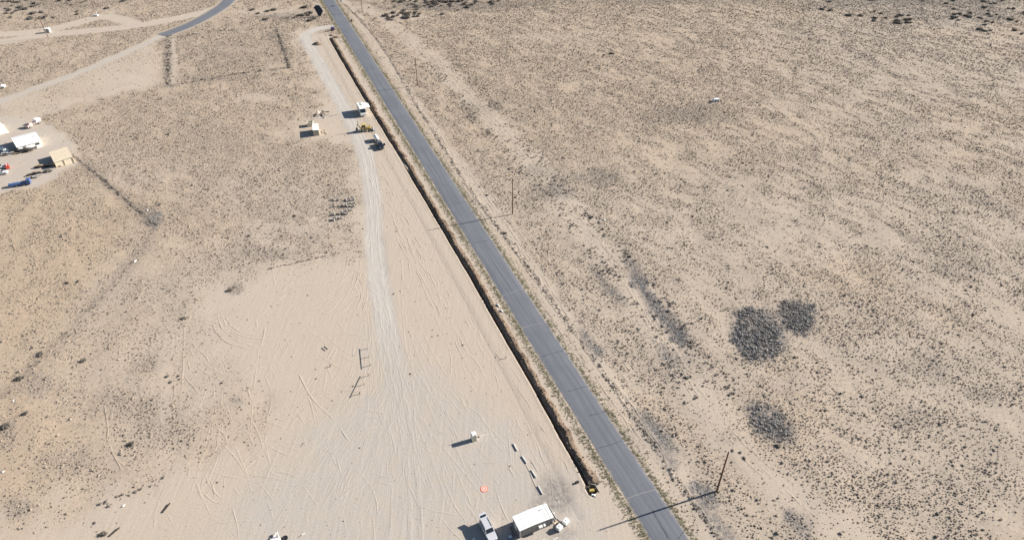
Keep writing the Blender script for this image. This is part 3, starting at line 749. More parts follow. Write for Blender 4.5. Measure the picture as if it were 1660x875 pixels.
s = np.exp(rng.normal(-1.13, .36, n)) * (.85 + .5 * np.clip(dens - .3, 0, .6)) * (1 + .3 * sstep(200, 400, SY)); s = np.clip(s, .13, 1.2)
sc = np.stack([s * rng.uniform(.8, 1.25, n), s * rng.uniform(.8, 1.25, n), s * rng.uniform(.5, .9, n)], 1)
P = np.stack([SX, SY, height_from(SX, SY, zz[:, 4]) - .01], 1)
scatter('desert_scrub', P, sc, C_TUFT, 6, 'low dry scrub and grass tufts dotted over the desert flats')
print('scrub', n)

C_WEED, A_WEED = variants('weed_tuft', 4, M_WEED, nblade=18, rad=.5, hgt=.5)
wp, ws = [], []
for P, sp, pm, sz, pt in WEEDS:
    Q = smooth_path(P, 1.0); L_ = np.linalg.norm(np.diff(Q, axis=0), axis=1).sum(); n_ = int(L_ * pm)
    i_ = rng.integers(0, len(Q) - 1, n_); f_ = rng.random(n_)[:, None]; q = Q[i_] * (1 - f_) + Q[i_ + 1] * f_ + rng.normal(0, sp, (n_, 2))
    ok = (fbm(q[:, 0] / 6, q[:, 1] / 6, 650) > pt) & (np.abs(road_u(q[:, 0], q[:, 1])) > 5); q = q[ok]; wp.append(q); ws.append(sz * np.exp(rng.normal(0, .3, len(q))))
wp = np.vstack(wp); ws = np.concatenate(ws); wz = height_from(wp[:, 0], wp[:, 1], zones(wp[:, 0], wp[:, 1])[:, 4])
scatter('line_weeds', np.column_stack([wp, wz - .01]), np.column_stack([ws, ws, ws * .75]), C_WEED, 4, 'dark weeds caught along the fence lines and old track edges')
# grass along the edges of the asphalt
nv = 30000
yy = rng.uniform(50, 440, nv); sd_ = rng.choice([-1, 1], nv, p=[.6, .4])
off = ROAD_W / 2 + .15 + np.abs(rng.normal(0, 1, nv)) * np.where(sd_ < 0, .95, .75)
sl = _rdx(yy / 100) / 100; xx = _rx(yy / 100) + sd_ * off * np.sqrt(1 + sl * sl)
k = (fbm(xx / 4, yy / 4, 600) + .18 > rng.random(nv) * .9) & ((trench_u(xx, yy) > 3.2) | (yy < TRY0) | (yy > TRY1))
xx, yy = xx[k], yy[k]; s = np.clip(np.exp(rng.normal(-1.15, .3, len(xx))), .2, .9)
scatter('verge_grass', np.stack([xx, yy, 0 * xx - .01], 1), np.stack([s, s, s * .8], 1), C_VERGE, 4, 'thin yellow-green grass along both edges of the asphalt road')
# stones and clods loose on the graded soil
items = []
while len(items) < 1100:
    q = G(random.uniform(250, 1050), random.uniform(60, 870))
    if trench_u(q.x, q.y) > -.5 and not (trench_u(q.x, q.y) > 3 and road_u(q.x, q.y) < -4): continue
    r = random.choice([.04, .05, .06, .08, .1]); items.append((q.x, q.y, r * .1, random.uniform(0, 6), r, r * .8, r * .7))
cl = joined('loose_stones', items, CL, M_WALL); cl['kind'] = 'stuff'; cl['label'] = 'loose stones and small clods on the graded soil'

# ------------------------------------------------------------------ thickets
def inside(P, px_, py_):
    return poly_sd(np.array([px_]), np.array([py_]), P)[0]
A_BRUSH = [tuple(np.array(a) for a in tuft_mesh(100 + i, 34, .62, .55, i % 2 == 0)) for i in range(5)]
for lab, poly, dn, hh in THICKETS:
    W = GA(poly); lo, hi = W.min(0) - 1, W.max(0) + 1; n = int((hi - lo).prod() * (14 if hh > .65 else 20) * dn)
    q = rng.uniform(lo, hi, (n, 2)); d = poly_sd(q[:, 0], q[:, 1], W) + (fbm(q[:, 0] / 2.5, q[:, 1] / 2.5, 700) - .5) * min(4, .22 * math.sqrt((hi - lo).prod()))
    gaps = fbm(q[:, 0] / 1.6, q[:, 1] / 1.6, 710); ok = (d > rng.exponential(1.2, n) - 1.5 * (rng.random(n) < .6)) & (gaps > .30) if hh > .65 else (d > rng.exponential(.35, n) - .4) & (gaps > .22); q, d = q[ok], d[ok]
    c = W.mean(0); zc = HZ(*c); it = []
    for (x, y), dd in zip(q, d):
        s = (random.uniform(.38, .85) if hh > .65 else random.uniform(.28, .6)) * (.65 + .35 * min(1, dd / 2)) ; it.append((x - c[0], y - c[1], -.06, random.uniform(0, 6), s, s, s * hh * random.choice([.4, .5, .6, .8, 1.2])))
    o = joined('thicket', it, A_BRUSH, M_SAGE if hh > .65 else M_MAT); o.location = (c[0], c[1], zc); tag(o, lab, 'thicket')

# larger single shrubs
SHRUB = []
for i in range(5):
    V, Fc = [], []
    r = random.Random(900 + i)
    for k in range(7):
        v, f = tuft_mesh(900 + 11 * i + k, 22, .5, .62); a = r.uniform(0, 6.28); q = r.uniform(0, .55); n = len(V)
        V += [(x + q * math.cos(a), y + q * math.sin(a), z * r.uniform(.7, 1.1)) for x, y, z in v]; Fc += [tuple(j + n for j in t) for t in f]
    SHRUB.append(np_mesh('shrub', V, Fc, [M_DARKSHRUB]))
def shrub(px, py, s, label, group=None, hs=.85):
    p = at(px, py); o = link('shrub', random.choice(SHRUB)); o.location = (p.x, p.y, p.z - .03); o.rotation_euler.z = random.uniform(0, 6.28); o.scale = (s, s * random.uniform(.8, 1.2), s * hs)
    return tag(o, label, 'shrub', group)
def shrub_field(poly, n, s0, s1, label, group):
    W = GA(poly); lo, hi = W.min(0), W.max(0); k = 0
    while k < n:
        q = rng.uniform(lo, hi); 
        if poly_sd(q[:1], q[1:], W)[0] > 0 and fbm(q[:1] / 14, q[1:] / 14, 800)[0] > .45:
            a, b = PIX(q[0], q[1])
            if abs(road_u(q[0], q[1])) > 6 and seg_dist(q[:1], q[1:], SIDE_ROAD)[0] > 7 and seg_dist(q[:1], q[1:], FAR_DIRT)[0] > 6:
                shrub(a, b, random.uniform(s0, s1), label, group, .8); k += 1
shrub_field([(1330, -6), (1690, -6), (1690, 62), (1500, 46), (1400, 32), (1330, 16)], 85, 1.0, 2.3, 'dark low shrub on the far flats in the top right corner', 'dark shrubs in the top right corner')
shrub_field([(-20, -6), (230, -6), (150, 24), (60, 34), (-20, 30)], 62, 1.1, 2.4, 'dark low shrub beyond the far dirt road in the top left corner', 'dark shrubs in the top left corner')
shrub_field([(600, -6), (860, -6), (760, 16), (700, 30), (620, 34)], 90, 1.1, 2.4, 'grey-brown shrub right of the road at the top edge', 'shrubs right of the road at the top edge')
shrub_field([(395, 14), (500, 10), (512, 28), (500, 40), (430, 38)], 18, 1.2, 2.4, 'low dark shrub between the side road and the dark panel', 'shrubs left of the road by the dark panel')
for a in [(478, 351, 1.0, 'dark shrub left of the concrete block grid'), (403, 383, .8, 'small dark shrub on the left flats, upper left of the hitching rails'), (373, 471, 1.3, 'dark shrub at the edge of the curved wheel marks'), (109, 459, .9, 'left one of a pair of dark shrubs on the orange flats'), (127, 457, .9, 'right one of a pair of dark shrubs on the orange flats'),
          (65, 575, 1.3, 'lone dark shrub near the left edge, above the fence line end'), (136, 584, 1.2, 'dark shrub on the grey litter just right of the left fence line'), (297, 517, 1.0, 'broken dark shrub in pale sand left of the curved wheel marks'), (30, 615, 1.5, 'large dark shrub at the end of the left fence line'), (41, 670, 1.3, 'dark shrub below the end of the left fence line'), (9, 690, 1.6, 'big dark shrub at the left edge of the photo'),
          (213, 720, 1.5, 'dark shrub standing alone on the lower left flats'), (270, 610, .8, 'upper left of three small dark shrubs in a row'), (277, 619, .8, 'lowest of three small dark shrubs in a row'), (289, 609, .7, 'rightmost of three small dark shrubs in a row'), (168, 866, 1.1, 'dark shrub at the lower edge beside a dark plank'), (272, 219, 1.2, 'dark shrub on the flats below the fenced square'),
          (992, 88, 2.0, 'dark flat shrub alone on the far right flats'), (980, 90, 1.2, 'small shrub touching the dark flat shrub on the far flats'), (1188, 730, .6, 'dark shrub above the top of the nearest pole'), (1200, 733, .6, 'dark shrub right of the top of the nearest pole'), (1207, 742, .7, 'round dark shrub lower right of the nearest pole top'), (1262, 724, 1.1, 'dark shrub at the lower tip of the slanting thicket'), (1060, 513, .8, 'dark shrub in the two-track path beside the long brush strip'),
          (958, 353, 1.2, 'dark shrub at the edge of the two-track path, beyond the second pole'), (790, 317, .9, 'dark shrub left of the second pole'), (819, 378, .9, 'dark shrub below the second pole, right of the road'), (1112, 612, .9, 'dark shrub below the small brush clump'), (570, 35, .7, 'small dark shrub on the right shoulder near the top')]:
    shrub(a[0], a[1], a[2] * .78, a[3])

# ------------------------------------------------------------------ paints
WHITE = paint('white_paint', (.80, .80, .78), .45, var=.10, scale=1.2)
WHITE2 = paint('weathered_white', (.70, .69, .66), .6, var=.22, scale=2.0)
SILVER = paint('silver_car_paint', (.56, .57, .60), .32, .15, var=.06, scale=3)
RUBBER = paint('tyre_rubber', (.018, .018, .018), .85, var=.3)
DARKMET = paint('dark_steel', (.05, .05, .055), .5, .4, var=.3)
GALV = paint('galvanised_steel', (.42, .43, .44), .5, .5, var=.25)
BLACKPL = paint('black_plastic', (.025, .025, .028), .6, var=.2)
YELLOW = paint('machine_yellow', (.60, .45, .14), .45, var=.25, scale=2)
NAVY = paint('dark_blue_car_paint', (.028, .036, .06), .25, .3, var=.1)
BLUE = paint('blue_enamel', (.07, .125, .28), .45, var=.2)
WOODP = paint('pole_wood', (.155, .085, .045), .85, var=.35, scale=4)
LUMBER = paint('new_lumber', (.62, .47, .31), .75, var=.2, scale=3)
GREYWOOD = paint('weathered_wood', (.19, .165, .14), .9, var=.35, scale=3)
PALEWOOD = paint('bleached_log', (.40, .335, .27), .85, var=.3, scale=3)
DARKWOOD = paint('dark_plank', (.06, .045, .035), .85, var=.3)
CONCRETE = paint('concrete', (.52, .50, .46), .9, var=.25, scale=3, bump=.01)
BLOCKC = paint('grey_block', (.40, .38, .35), .9, var=.4, scale=3)
GREYSIDE = paint('grey_siding', (.27, .26, .25), .8, var=.25, scale=1.5)
CREAM = paint('cream_sheet', (.72, .64, .50), .7, var=.15)
TANWALL = paint('tan_wall', (.42, .40, .31), .8, var=.15)
ORANGE = paint('orange_nylon', (.80, .15, .045), .7, var=.1)
RED = paint('red_paint', (.50, .06, .04), .5, var=.2)
LAMP = paint('clear_lens', (.75, .75, .72), .15, var=.05)
TAIL = paint('red_lens', (.35, .02, .02), .2, var=.1)
PANEL = paint('dark_panel', (.03, .034, .045), .35, var=.15)
GLASS = glass()
PINK = paint('faded_red_paint', (.55, .42, .38), .6, var=.25)
TARP = paint('white_fabric', (.82, .82, .80), .8, var=.06, scale=.8)

def face_quad(c, s0, s1, t0, t1, off=.012):
    a, b, d, e = [Vector(p) for p in c]
    def P(s, t): return (a.lerp(b, s)).lerp(e.lerp(d, s), t)
    n = (b - a).cross(e - a).normalized() * off
    q = [P(s0, t0), P(s1, t0), P(s1, t1), P(s0, t1)]
    return MB().add([p + n for p in q] + [p - n * .5 for p in q], [(0, 1, 2, 3), (7, 6, 5, 4), (0, 4, 5, 1), (1, 5, 6, 2), (2, 6, 7, 3), (3, 7, 4, 0)])
def wheel(root, x, y, r, w, sgn):
    t = MB().cyl((x, y - w / 2, r), (x, y + w / 2, r), r, n=16).build('wheel', RUBBER, root, bevel=0)
    MB().cyl((x, y + sgn * (w / 2 - .02), r), (x, y + sgn * (w / 2 + .012), r), r * .6, n=12).build('rim', GALV, t)
def vehicle(root, L, W, Hh, mat, belt=1.0, hood=.9, cab=(-.48, .16), top=(-.42, .0), roofw=.80, wheel_r=.36, clear=.28, bed=None):
    w = W / 2
    def ring(x, zb, zt, ww):
        zm = zb + (zt - zb) * .55
        return [(x, -ww * .96, zb), (x, -ww, zm), (x, -ww * .93, zt), (x, ww * .93, zt), (x, ww, zm), (x, ww * .96, zb)]
    xs = [(-.5, clear + .12, belt - .06, .90), (-.48, clear, belt, .97), (-.3, clear, belt, 1), (cab[1], clear, belt, 1), (cab[1] + .06, clear, hood + .05, .99), (.40, clear, hood - .03, .96), (.475, clear, hood - .13, .90), (.5, clear + .14, hood - .32, .80)]
    MB().loft([ring(a * L, b, c, w * d) for a, b, c, d in xs]).build('body', mat, root, bevel=0, smooth=False)
    b0, b1, t0, t1 = cab[0] * L, cab[1] * L, top[0] * L, top[1] * L; wb, wt = w * .91, w * roofw
    B = [(b0, -wb, belt - .02), (b1, -wb, belt - .02), (b1, wb, belt - .02), (b0, wb, belt - .02)]
    T = [(t0, -wt, Hh), (t1, -wt, Hh), (t1, wt, Hh), (t0, wt, Hh)]
    MB().add(B + T, [(3, 2, 1, 0), (4, 5, 6, 7), (0, 1, 5, 4), (1, 2, 6, 5), (2, 3, 7, 6), (3, 0, 4, 7)]).build('cabin', mat, root, bevel=.03)
    face_quad((B[1], B[2], T[2], T[1]), .06, .94, .12, .92).build('windshield', GLASS, root)
    face_quad((B[3], B[0], T[0], T[3]), .08, .92, .2, .9).build('rear_window', GLASS, root)
    for f, in (((B[0], B[1], T[1], T[0]),), ((B[2], B[3], T[3], T[2]),)):
        n = 3 if cab[1] - cab[0] > .5 else 2
        for i in range(n): face_quad(f, .05 + i * .9 / n, .05 + (i + 1) * .9 / n - .04, .25, .9).build('side_window', GLASS, root)
    for x in (-.30, .31):
        for sg in (-1, 1): wheel(root, x * L, sg * (w - .11), wheel_r, .24, sg)
    for sg in (-1, 1):
        MB().box((.487 * L, sg * w * .62, hood - .22), (.08, .32, .14)).build('headlight', LAMP, root)
        MB().box((-.499 * L, sg * w * .80, belt - .18), (.06, .16, .28)).build('taillight', TAIL, root)
        MB().box((cab[1] * L - .12, sg * (w + .10), belt + .08), (.12, .2, .16)).build('mirror', BLACKPL, root, bevel=.02)
    return root

# ------------------------------------------------------------------ utility poles
def pole(px, py, h, label, r=.19, lean=0.0):
    t = thing('utility_pole', label, 'utility pole', at(px, py), 0, 'wooden utility poles')
    top = (lean * h, 0, h)
    MB().cyl((0, 0, -.3), top, r, r * .62, 10).build('shaft', WOODP, t)
    MB().cyl((top[0], 0, h - .02), (top[0], 0, h + .16), .03, n=6).build('pin', GALV, t)
    MB().cyl((top[0], 0, h + .12), (top[0], 0, h + .30), .07, .05, 8).build('insulator', WHITE2, t)
    MB().box((0, -r, 2.0), (.06, .03, .5)).build('ground_strap', GALV, t)
    return t
pole(1162, 795, 12.4, 'tall brown wooden pole nearest the camera, right of the road', .21)
pole(831, 347, 13.0, 'brown wooden pole in the middle of the photo, right of the road')
pole(677, 139, 12.6, 'thin wooden pole third from the camera, right of the road')
pole(587.5, 19.5, 12.6, 'far wooden pole right of the road whose top leaves the photo')
pole(625, 4, 12.6, 'farthest wooden pole, at the top edge among grey shrubs', .17)
pole(78.5, 61.5, 11.0, 'leaning wooden pole beside the far dirt road, top left', .17, -.06)
pole(152, 13, 11.0, 'thin far pole at the top edge, left of the side road', .15)
pole(86, 90, 6.5, 'short thin pole below the leaning pole, top left', .08, -.1)

# ------------------------------------------------------------------ portable office and yard things
ob = (G(842.5, 872) + G(896, 849.5)) / 2
yawo = yaw_px((842.5, 872), (896, 849.5))
root = thing('portable_office', 'white roofed portable office cabin with grey board walls at the lower edge', 'cabin', (0, 0, 0), yawo)
LO, DO, EO, RO = 6.9, 3.1, 2.45, 2.62
nrm = Vector((-math.sin(yawo), math.cos(yawo), 0)); c = ob + nrm * (DO / 2); root.location = (c.x, c.y, 0)
hx, hy = LO / 2, DO / 2
MB().box((0, 0, .12), (LO - .3, DO - .3, .24)).build('skid', DARKWOOD, root)
prof = [(-hx, .25), (hx, .25), (hx, EO), (-.25, RO), (-hx, EO + .08)]
MB().loft([[(x, -hy, z) for x, z in prof], [(x, hy, z) for x, z in prof]]).build('wall', GREYSIDE, root)
rp = [(-hx - .12, EO + .06), (-.25, RO - .01 + .02), (hx + .12, EO - .03), (hx + .12, EO + .07), (-.25, RO + .11), (-hx - .12, EO + .16)]
MB().loft([[(x, -hy - .12, z) for x, z in rp], [(x, hy + .12, z) for x, z in rp]]).build('roof', WHITE, root)
for x in np.linspace(-hx + .5, hx - .5, 9): MB().box((x, 0, EO + .125 + (RO - EO - .03) * max(0, 1 - abs(x + .25) / (hx + .1))), (.035, DO + .2, .03)).build('roof_seam', WHITE2, root)
MB().cyl((1.9, .7, EO + .1), (1.9, .7, EO + .42), .08, n=8).build('roof_vent', GALV, root)
for x, y, w_, h_ in ((-2.6, -1.2, .9, .05), (-1.2, .9, .16, .12), (-2.3, .5, .2, .1)): MB().box((x, y, EO + .20), (w_, h_, .05), rot=(0, -.05, .3)).build('roof_patch', GALV, root)
nb_ = 22
for i in range(nb_ + 1):
    x = -hx + .02 + i * (LO - .04) / nb_; zt = EO + .08 + (RO - EO - .08) * max(0, 1 - abs(x + .25) / (hx - .25)) - .06
    MB().box((x, -hy - .015, (.27 + zt) / 2), (.06, .028, zt - .27)).build('batten', GREYSIDE, root)
for x, w_, h_ in ((.75, .75, .5), (1.55, .34, .4)):
    a = MB().box((x, -hy - .27, 1.35), (w_, .5, h_)).build('air_conditioner', WHITE, root, bevel=.03)
    MB().box((x, -hy - .53, 1.35), (w_ * .8, .02, h_ * .7)).build('grille', GALV, a)
MB().box((-hx - .02, .25, 1.27), (.05, .9, 2.0)).build('door', WHITE2, root)
MB().box((-hx - .06, -.08, 1.2), (.08, .1, .06)).build('door_handle', DARKMET, root)
MB().box((-hx + .03, -hy - .03, 1.3), (.09, .05, 2.1)).build('corner_trim', WHITE2, root)
MB().box((hx - .03, -hy - .03, 1.25), (.09, .05, 2.0)).build('corner_trim', WHITE2, root)
MB().cyl((hx + .08, -.6, .2), (hx + .08, -.6, 2.3), .04, n=8).build('conduit', WHITE2, root)
MB().box((hx + .1, -.6, 1.5), (.16, .35, .5)).build('meter_box', WHITE2, root, bevel=.02)

t = thing('plank_bench', 'grey plank step lying in the shade left of the portable office', 'step', at(831, 862, 0), yaw_px((827.5, 853), (835, 869)))
MB().box((0, 0, .34), (2.2, .32, .06)).build('tread', GREYWOOD, t)
for x in (-.9, 0, .9): MB().box((x, 0, .155), (.1, .28, .31)).build('leg', GREYWOOD, t)
t = thing('cooler', 'small blue cooler with a pale lid in the office shade', 'cooler', at(827.5, 871.5, 0), .4)
MB().box((0, 0, .28), (.8, .5, .56), top=(1.06, 1.06)).build('tub', BLUE, t, bevel=.03)
MB().box((-.05, 0, .60), (.62, .48, .08)).build('lid', WHITE2, t, bevel=.02)
MB().bar((-.45, -.1, .4), (-.45, .1, .4), .05).build('handle', WHITE2, t)
for (px, py, lab, yw) in ((906.5, 857, 'white square water tank nearer the office corner', 47), (917, 847.5, 'white square water tank farther from the office, at the right', 48)):
    t = thing('water_tank', lab, 'water tank', at(px, py, 0), R(yw), 'square white tanks by the office')
    MB().box((0, 0, .07), (1.1, .95, .14)).build('pallet', GREYWOOD, t)
    MB().box((0, 0, .56), (1.08, .95, .84)).build('tank', WHITE, t, bevel=.07)
    MB().cyl((.1, .05, .97), (.1, .05, 1.05), .16, n=12).build('cap', WHITE2, t)
    MB().cyl((-.4, -.5, .2), (-.4, -.58, .2), .05, n=8).build('valve', DARKMET, t)
t = thing('pipe_stack', 'white bent pipes and bottle standing behind the office corner', 'pipes', at(895, 831, 0), R(-62))
MB().cyl((0, 0, 0), (0, 0, 1.2), .05, n=8).build('riser', WHITE2, t)
MB().cyl((.6, .1, 0), (.6, .1, .75), .14, n=10).build('bottle', WHITE, t)
MB().cyl((-1.3, .2, .06), (1.6, .1, .06), .05, n=8).build('pipe', WHITE2, t); MB().cyl((-.4, -.4, .06), (2.6, .5, .06), .045, n=8).build('pipe', DARKMET, t)
t = thing('hose', 'dark hose running from the office corner to the white tanks', 'hose', at(901, 846, 0), 0)
P = [at(897, 838, .05), at(899.5, 844, .05), at(902, 847, .05), at(906, 850, .05)]; mb = MB()
for a, b in zip(P[:-1], P[1:]): mb.cyl(a - t.location, b - t.location, .05, n=8)
mb.build('tube', BLACKPL, t); MB().box((0, -.2, .06), (.7, .5, .08), rot=(0, 0, .5)).build('board', LUMBER, t)

# white scrap at the lower edge
for (px, py, lab, yw, d) in ((900, 873, 'white plank at the lower edge below the water tanks', .35, (.95, .16, .08)), (881, 874, 'short white stick at the lower edge left of the white plank', .2, (.5, .12, .08)), (768, 873.5, 'pale stone block at the lower edge left of the silver car', .3, (.55, .3, .2))):
    p = at(px, py, 0); t = thing('offcut', lab, 'scrap', p, yw); MB().box((0, 0, d[2] / 2 + .01), d).build('board', WHITE2, t, bevel=.012); MB().box((d[0] * .3, d[1] * .8, .03), (d[0] * .5, .07, .05), rot=(0, 0, .4)).build('strip', WHITE2, t)

# silver car
t = thing('parked_car', 'silver estate car with its tailgate raised, parked at the lower edge', 'car', (-4.45, 72.35, 0), R(-64))
vehicle(t, 4.85, 1.95, 1.74, SILVER, belt=1.02, hood=1.0, cab=(-.49, .20), top=(-.43, .06))
tg = MB().add([(-2.05, -.76, 1.73), (-2.05, .76, 1.73), (-3.0, .70, 2.02), (-3.0, -.70, 2.02), (-2.05, -.76, 1.80), (-2.05, .76, 1.80), (-3.0, .70, 2.09), (-3.0, -.70, 2.09)], [(0, 1, 2, 3), (7, 6, 5, 4), (0, 4, 5, 1), (1, 5, 6, 2), (2, 6, 7, 3), (3, 7, 4, 0)]).build('tailgate', SILVER, t)
MB().add([(-2.2, -.62, 1.851), (-2.2, .62, 1.851), (-2.62, .58, 1.979), (-2.62, -.58, 1.979)], [(0, 3, 2, 1)]).build('rear_glass', GLASS, tg)
for sg in (-1, 1): MB().bar((-1.9, sg * .68, 1.80), (.15, sg * .68, 1.80), .05).build('roof_rail', DARKMET, t); MB().cyl((-2.2, sg * .72, 1.2), (-2.6, sg * .68, 1.85), .02, n=6).build('gas_strut', DARKMET, t)
MB().box((-2.36, 0, .95), (.1, 1.5, .1)).build('load_sill', BLACKPL, t)

# drone landing pad with its H
t = thing('landing_pad', 'round orange landing pad with a white ring and letter H', 'landing pad', at(785, 792, 0), R(15))
def ringm(r0, r1, z, n=32):
    V = []; F_ = []
    for i in range(n):
        a = 2 * math.pi * i / n; V += [(r0 * math.cos(a), r0 * math.sin(a), z), (r1 * math.cos(a), r1 * math.sin(a), z)]
    for i in range(n): j = (i + 1) % n; F_.append((2 * i, 2 * i + 1, 2 * j + 1, 2 * j))
    return MB().add(V, F_)
MB().cyl((0, 0, .02), (0, 0, .05), .75, n=32).build('mat', ORANGE, t)
ringm(.42, .54, .056).build('ring', WHITE, t)
for i in range(8):
    a = i * math.pi / 4 + .2; MB().box((.65 * math.cos(a), .65 * math.sin(a), .054), (.10, .07, .008), rot=(0, 0, a)).build('mark', WHITE, t)
H_ = MB(); H_.box((-.13, 0, .056), (.11, .48, .01)).box((.13, 0, .056), (.11, .48, .01)).box((0, 0, .056), (.15, .11, .009)); H_.build('letter', WHITE, t)

# concrete wheel stops
labs = ['farthest of four white wheel stops in a line', 'second farthest of four white wheel stops in a line', 'second nearest of four white wheel stops in a line', 'nearest of four white wheel stops, by the office']
for (a, b), lab in zip((((832.5, 719), (838.5, 730.5)), ((845.5, 738), (854.5, 751.5)), ((861, 761), (869.5, 774.5)), ((872, 787), (880, 801.5))), labs):
    p = (G(*a) + G(*b)) / 2; t = thing('wheel_stop', lab, 'wheel stop', (p.x, p.y, 0), yaw_px(a, b), 'white wheel stops')
    MB().box((0, 0, .12), (2.1, .20, .24), top=(.98, .95)).build('block', WHITE2, t, bevel=.02)
    for x in (-.7, .7): MB().cyl((x, 0, .235), (x, 0, .26), .03, n=8).build('pin', DARKMET, t)

# portable toilet and the white bar beside it
t = thing('portable_toilet', 'tall white portable toilet casting a long shadow on the yard', 'portable toilet', (-8.2, 94.0, 0), R(24))
MB().box((0, 0, .08), (1.1, 1.12, .16)).build('base', GREYWOOD, t)
MB().box((0, 0, 1.08), (1.02, 1.05, 1.84), top=(.96, .96)).build('wall', WHITE2, t, bevel=.03)
MB().box((0, 0, 2.07), (1.08, 1.1, .2), top=(.8, .8)).build('roof', WHITE, t, bevel=.05)
MB().box((0, -.525, 1.02), (.66, .035, 1.66)).build('door', TANWALL, t); MB().box((.26, -.555, 1.0), (.06, .04, .14)).build('latch', DARKMET, t)
for x in (-.42, .42): MB().box((x, -.525, 1.05), (.05, .05, 1.7)).build('corner_post', WHITE2, t)
MB().cyl((-.35, .35, 2.1), (-.35, .35, 2.4), .05, n=8).build('vent_pipe', WHITE2, t)
t = thing('fallen_post', 'thin white post lying on the soil right of the portable toilet', 'post', at(785, 705.5, 0), R(17.5))
MB().cyl((-1.1, 0, .06), (1.1, 0, .06), .06, n=8).build('pipe', WHITE, t); MB().box((-1.25, -.05, .1), (.3, .22, .18)).build('foot', DARKMET, t)

# hitching rails
for (A, B_), lab in ((((596.5, 562), (600.5, 595)), 'upper of two log hitching rails left of the dirt track'), (((598.5, 606), (582, 641)), 'lower slanting log hitching rail left of the dirt track')):
    p, q = G(*A), G(*B_); c = (p + q) / 2; L = (q - p).length; t = thing('hitching_rail', lab, 'rail fence', (c.x, c.y, 0), math.atan2((q - p).y, (q - p).x), 'hitching rails')
    for x in (-.42, 0, .42): MB().cyl((x * L, 0, -.1), (x * L, 0, .98), .085, n=8).build('post', WOODP, t)
    MB().cyl((-.5 * L, 0, 1.02), (.5 * L, 0, 1.04), .075, .07, 8).build('rail', PALEWOOD, t)
for k, (px, py, lab) in enumerate(((524.5, 566, 'left one of two dark planks by the faint ladder marks'), (528.5, 563.5, 'right one of two dark planks by the faint ladder marks'))):
    t = thing('plank', lab, 'plank', at(px, py, 0), yaw_px((521, 561.5), (529, 568.5)), 'dark planks'); MB().box((0, 0, .06), (1.5, .17, .09)).build('board', GREYWOOD, t, bevel=.01); MB().box((.6, 0, .125), (.1, .2, .05)).build('cleat', DARKWOOD, t)
for (px, py, a, b, lab) in ((270, 823, (264, 830), (276, 816), 'dark plank leaning up from the sand, lower left'), (186, 862, (181, 866), (191, 858), 'dark plank at the lower edge beside a dark shrub')):
    t = thing('plank', lab, 'plank', at(px, py), yaw_px(a, b)); MB().box((0, 0, .16), (2.1, .2, .22), rot=(0, -.06, 0)).build('board', DARKWOOD, t, bevel=.01); MB().box((-.8, .02, .1), (.1, .3, .2)).build('cleat', GREYWOOD, t)
t = thing('stub_post', 'short broken post beside the faint ladder marks', 'post', at(535.5, 594, 0), .3); MB().cyl((0, 0, 0), (0, 0, .7), .1, .08, 8).build('shaft', DARKWOOD, t); MB().bar((0, 0, .6), (.5, .1, .55), .08).build('arm', DARKWOOD, t)
t = thing('marker_stake', 'short leaning wooden stake on the soil left of the trench', 'stake', at(820, 580.5, 0), .6); MB().cyl((0, 0, 0), (.12, .05, .9), .09, .07, 8).build('shaft', WOODP, t); MB().box((.1, .05, .75), (.5, .06, .12), rot=(0, .2, .4)).build('board', LUMBER, t)
t = thing('tool_box', 'small dark box left of the trench near the open pit', 'box', at(935.5, 782, 0), R(25)); MB().box((0, 0, .2), (.75, .45, .4)).build('case', BLACKPL, t, bevel=.02); MB().bar((-.2, 0, .45), (.2, 0, .45), .05).build('handle', DARKMET, t)
for (px, py, lab, s_) in ((807.5, 495, 'upper white sack on the strip between trench and road', 1.0), (813, 504, 'lower white sack on the strip between trench and road', .8)):
    t = thing('sack', lab, 'sack', at(px, py, 0.02), R(-55)); MB().box((0, 0, .16), (1.3 * s_, .55, .32), top=(.75, .6)).build('bag', WHITE2, t, bevel=.08); MB().box((.7 * s_, 0, .12), (.2, .3, .16), top=(.5, .5)).build('tied_neck', WHITE2, t)

# open pit at the near end of the trench
pc = STR[-11] - st_t[-11] * 1.1; t = thing('pit_shoring', 'timber framed open pit at the near end of the trench', 'pit frame', (pc[0] + st_n[-11][0] * .7, pc[1] + st_n[-11][1] * .7, 0), math.atan2(st_t[-11][1], st_t[-11][0]))
MB().box((0, 1.03, -.55), (2.0, .06, 1.3)).build('board', DARKWOOD, t); MB().box((0, -1.0, -.55), (2.0, .06, 1.3)).build('board', DARKWOOD, t)
MB().box((-.95, -.6, .06), (.10, 1.3, .08), rot=(0, 0, .1)).build('cross_beam', GREYWOOD, t); MB().bar((-1.4, -.9, .12), (-.2, -.2, .14), .07).build('loose_pole', GREYWOOD, t)
t2 = thing('tamper', 'yellow compactor box standing inside the open pit', 'compactor', (t.location.x - .1, t.location.y + .05, -.95), R(8))
MB().box((0, 0, .7), (1.0, .55, .55)).build('engine_cover', YELLOW, t2, bevel=.04); MB().box((0, 0, .2), (.9, .6, .4)).build('plate', DARKMET, t2); MB().bar((.3, 0, .9), (.7, 0, 1.4), .06).build('handle', YELLOW, t2)
e = STR[-11]; t3 = thing('sack', 'white torn sack at the lower rim of the open pit', 'sack', (e[0] + st_n[-11][0] * .35, e[1] + st_n[-11][1] * .35, .03), R(-10)); MB().box((0, 0, .12), (.95, .5, .24), top=(.6, .5)).build('bag', WHITE, t3, bevel=.05); MB().box((.55, .1, .08), (.6, .12, .08), rot=(0, 0, .3)).build('board', LUMBER, t3)

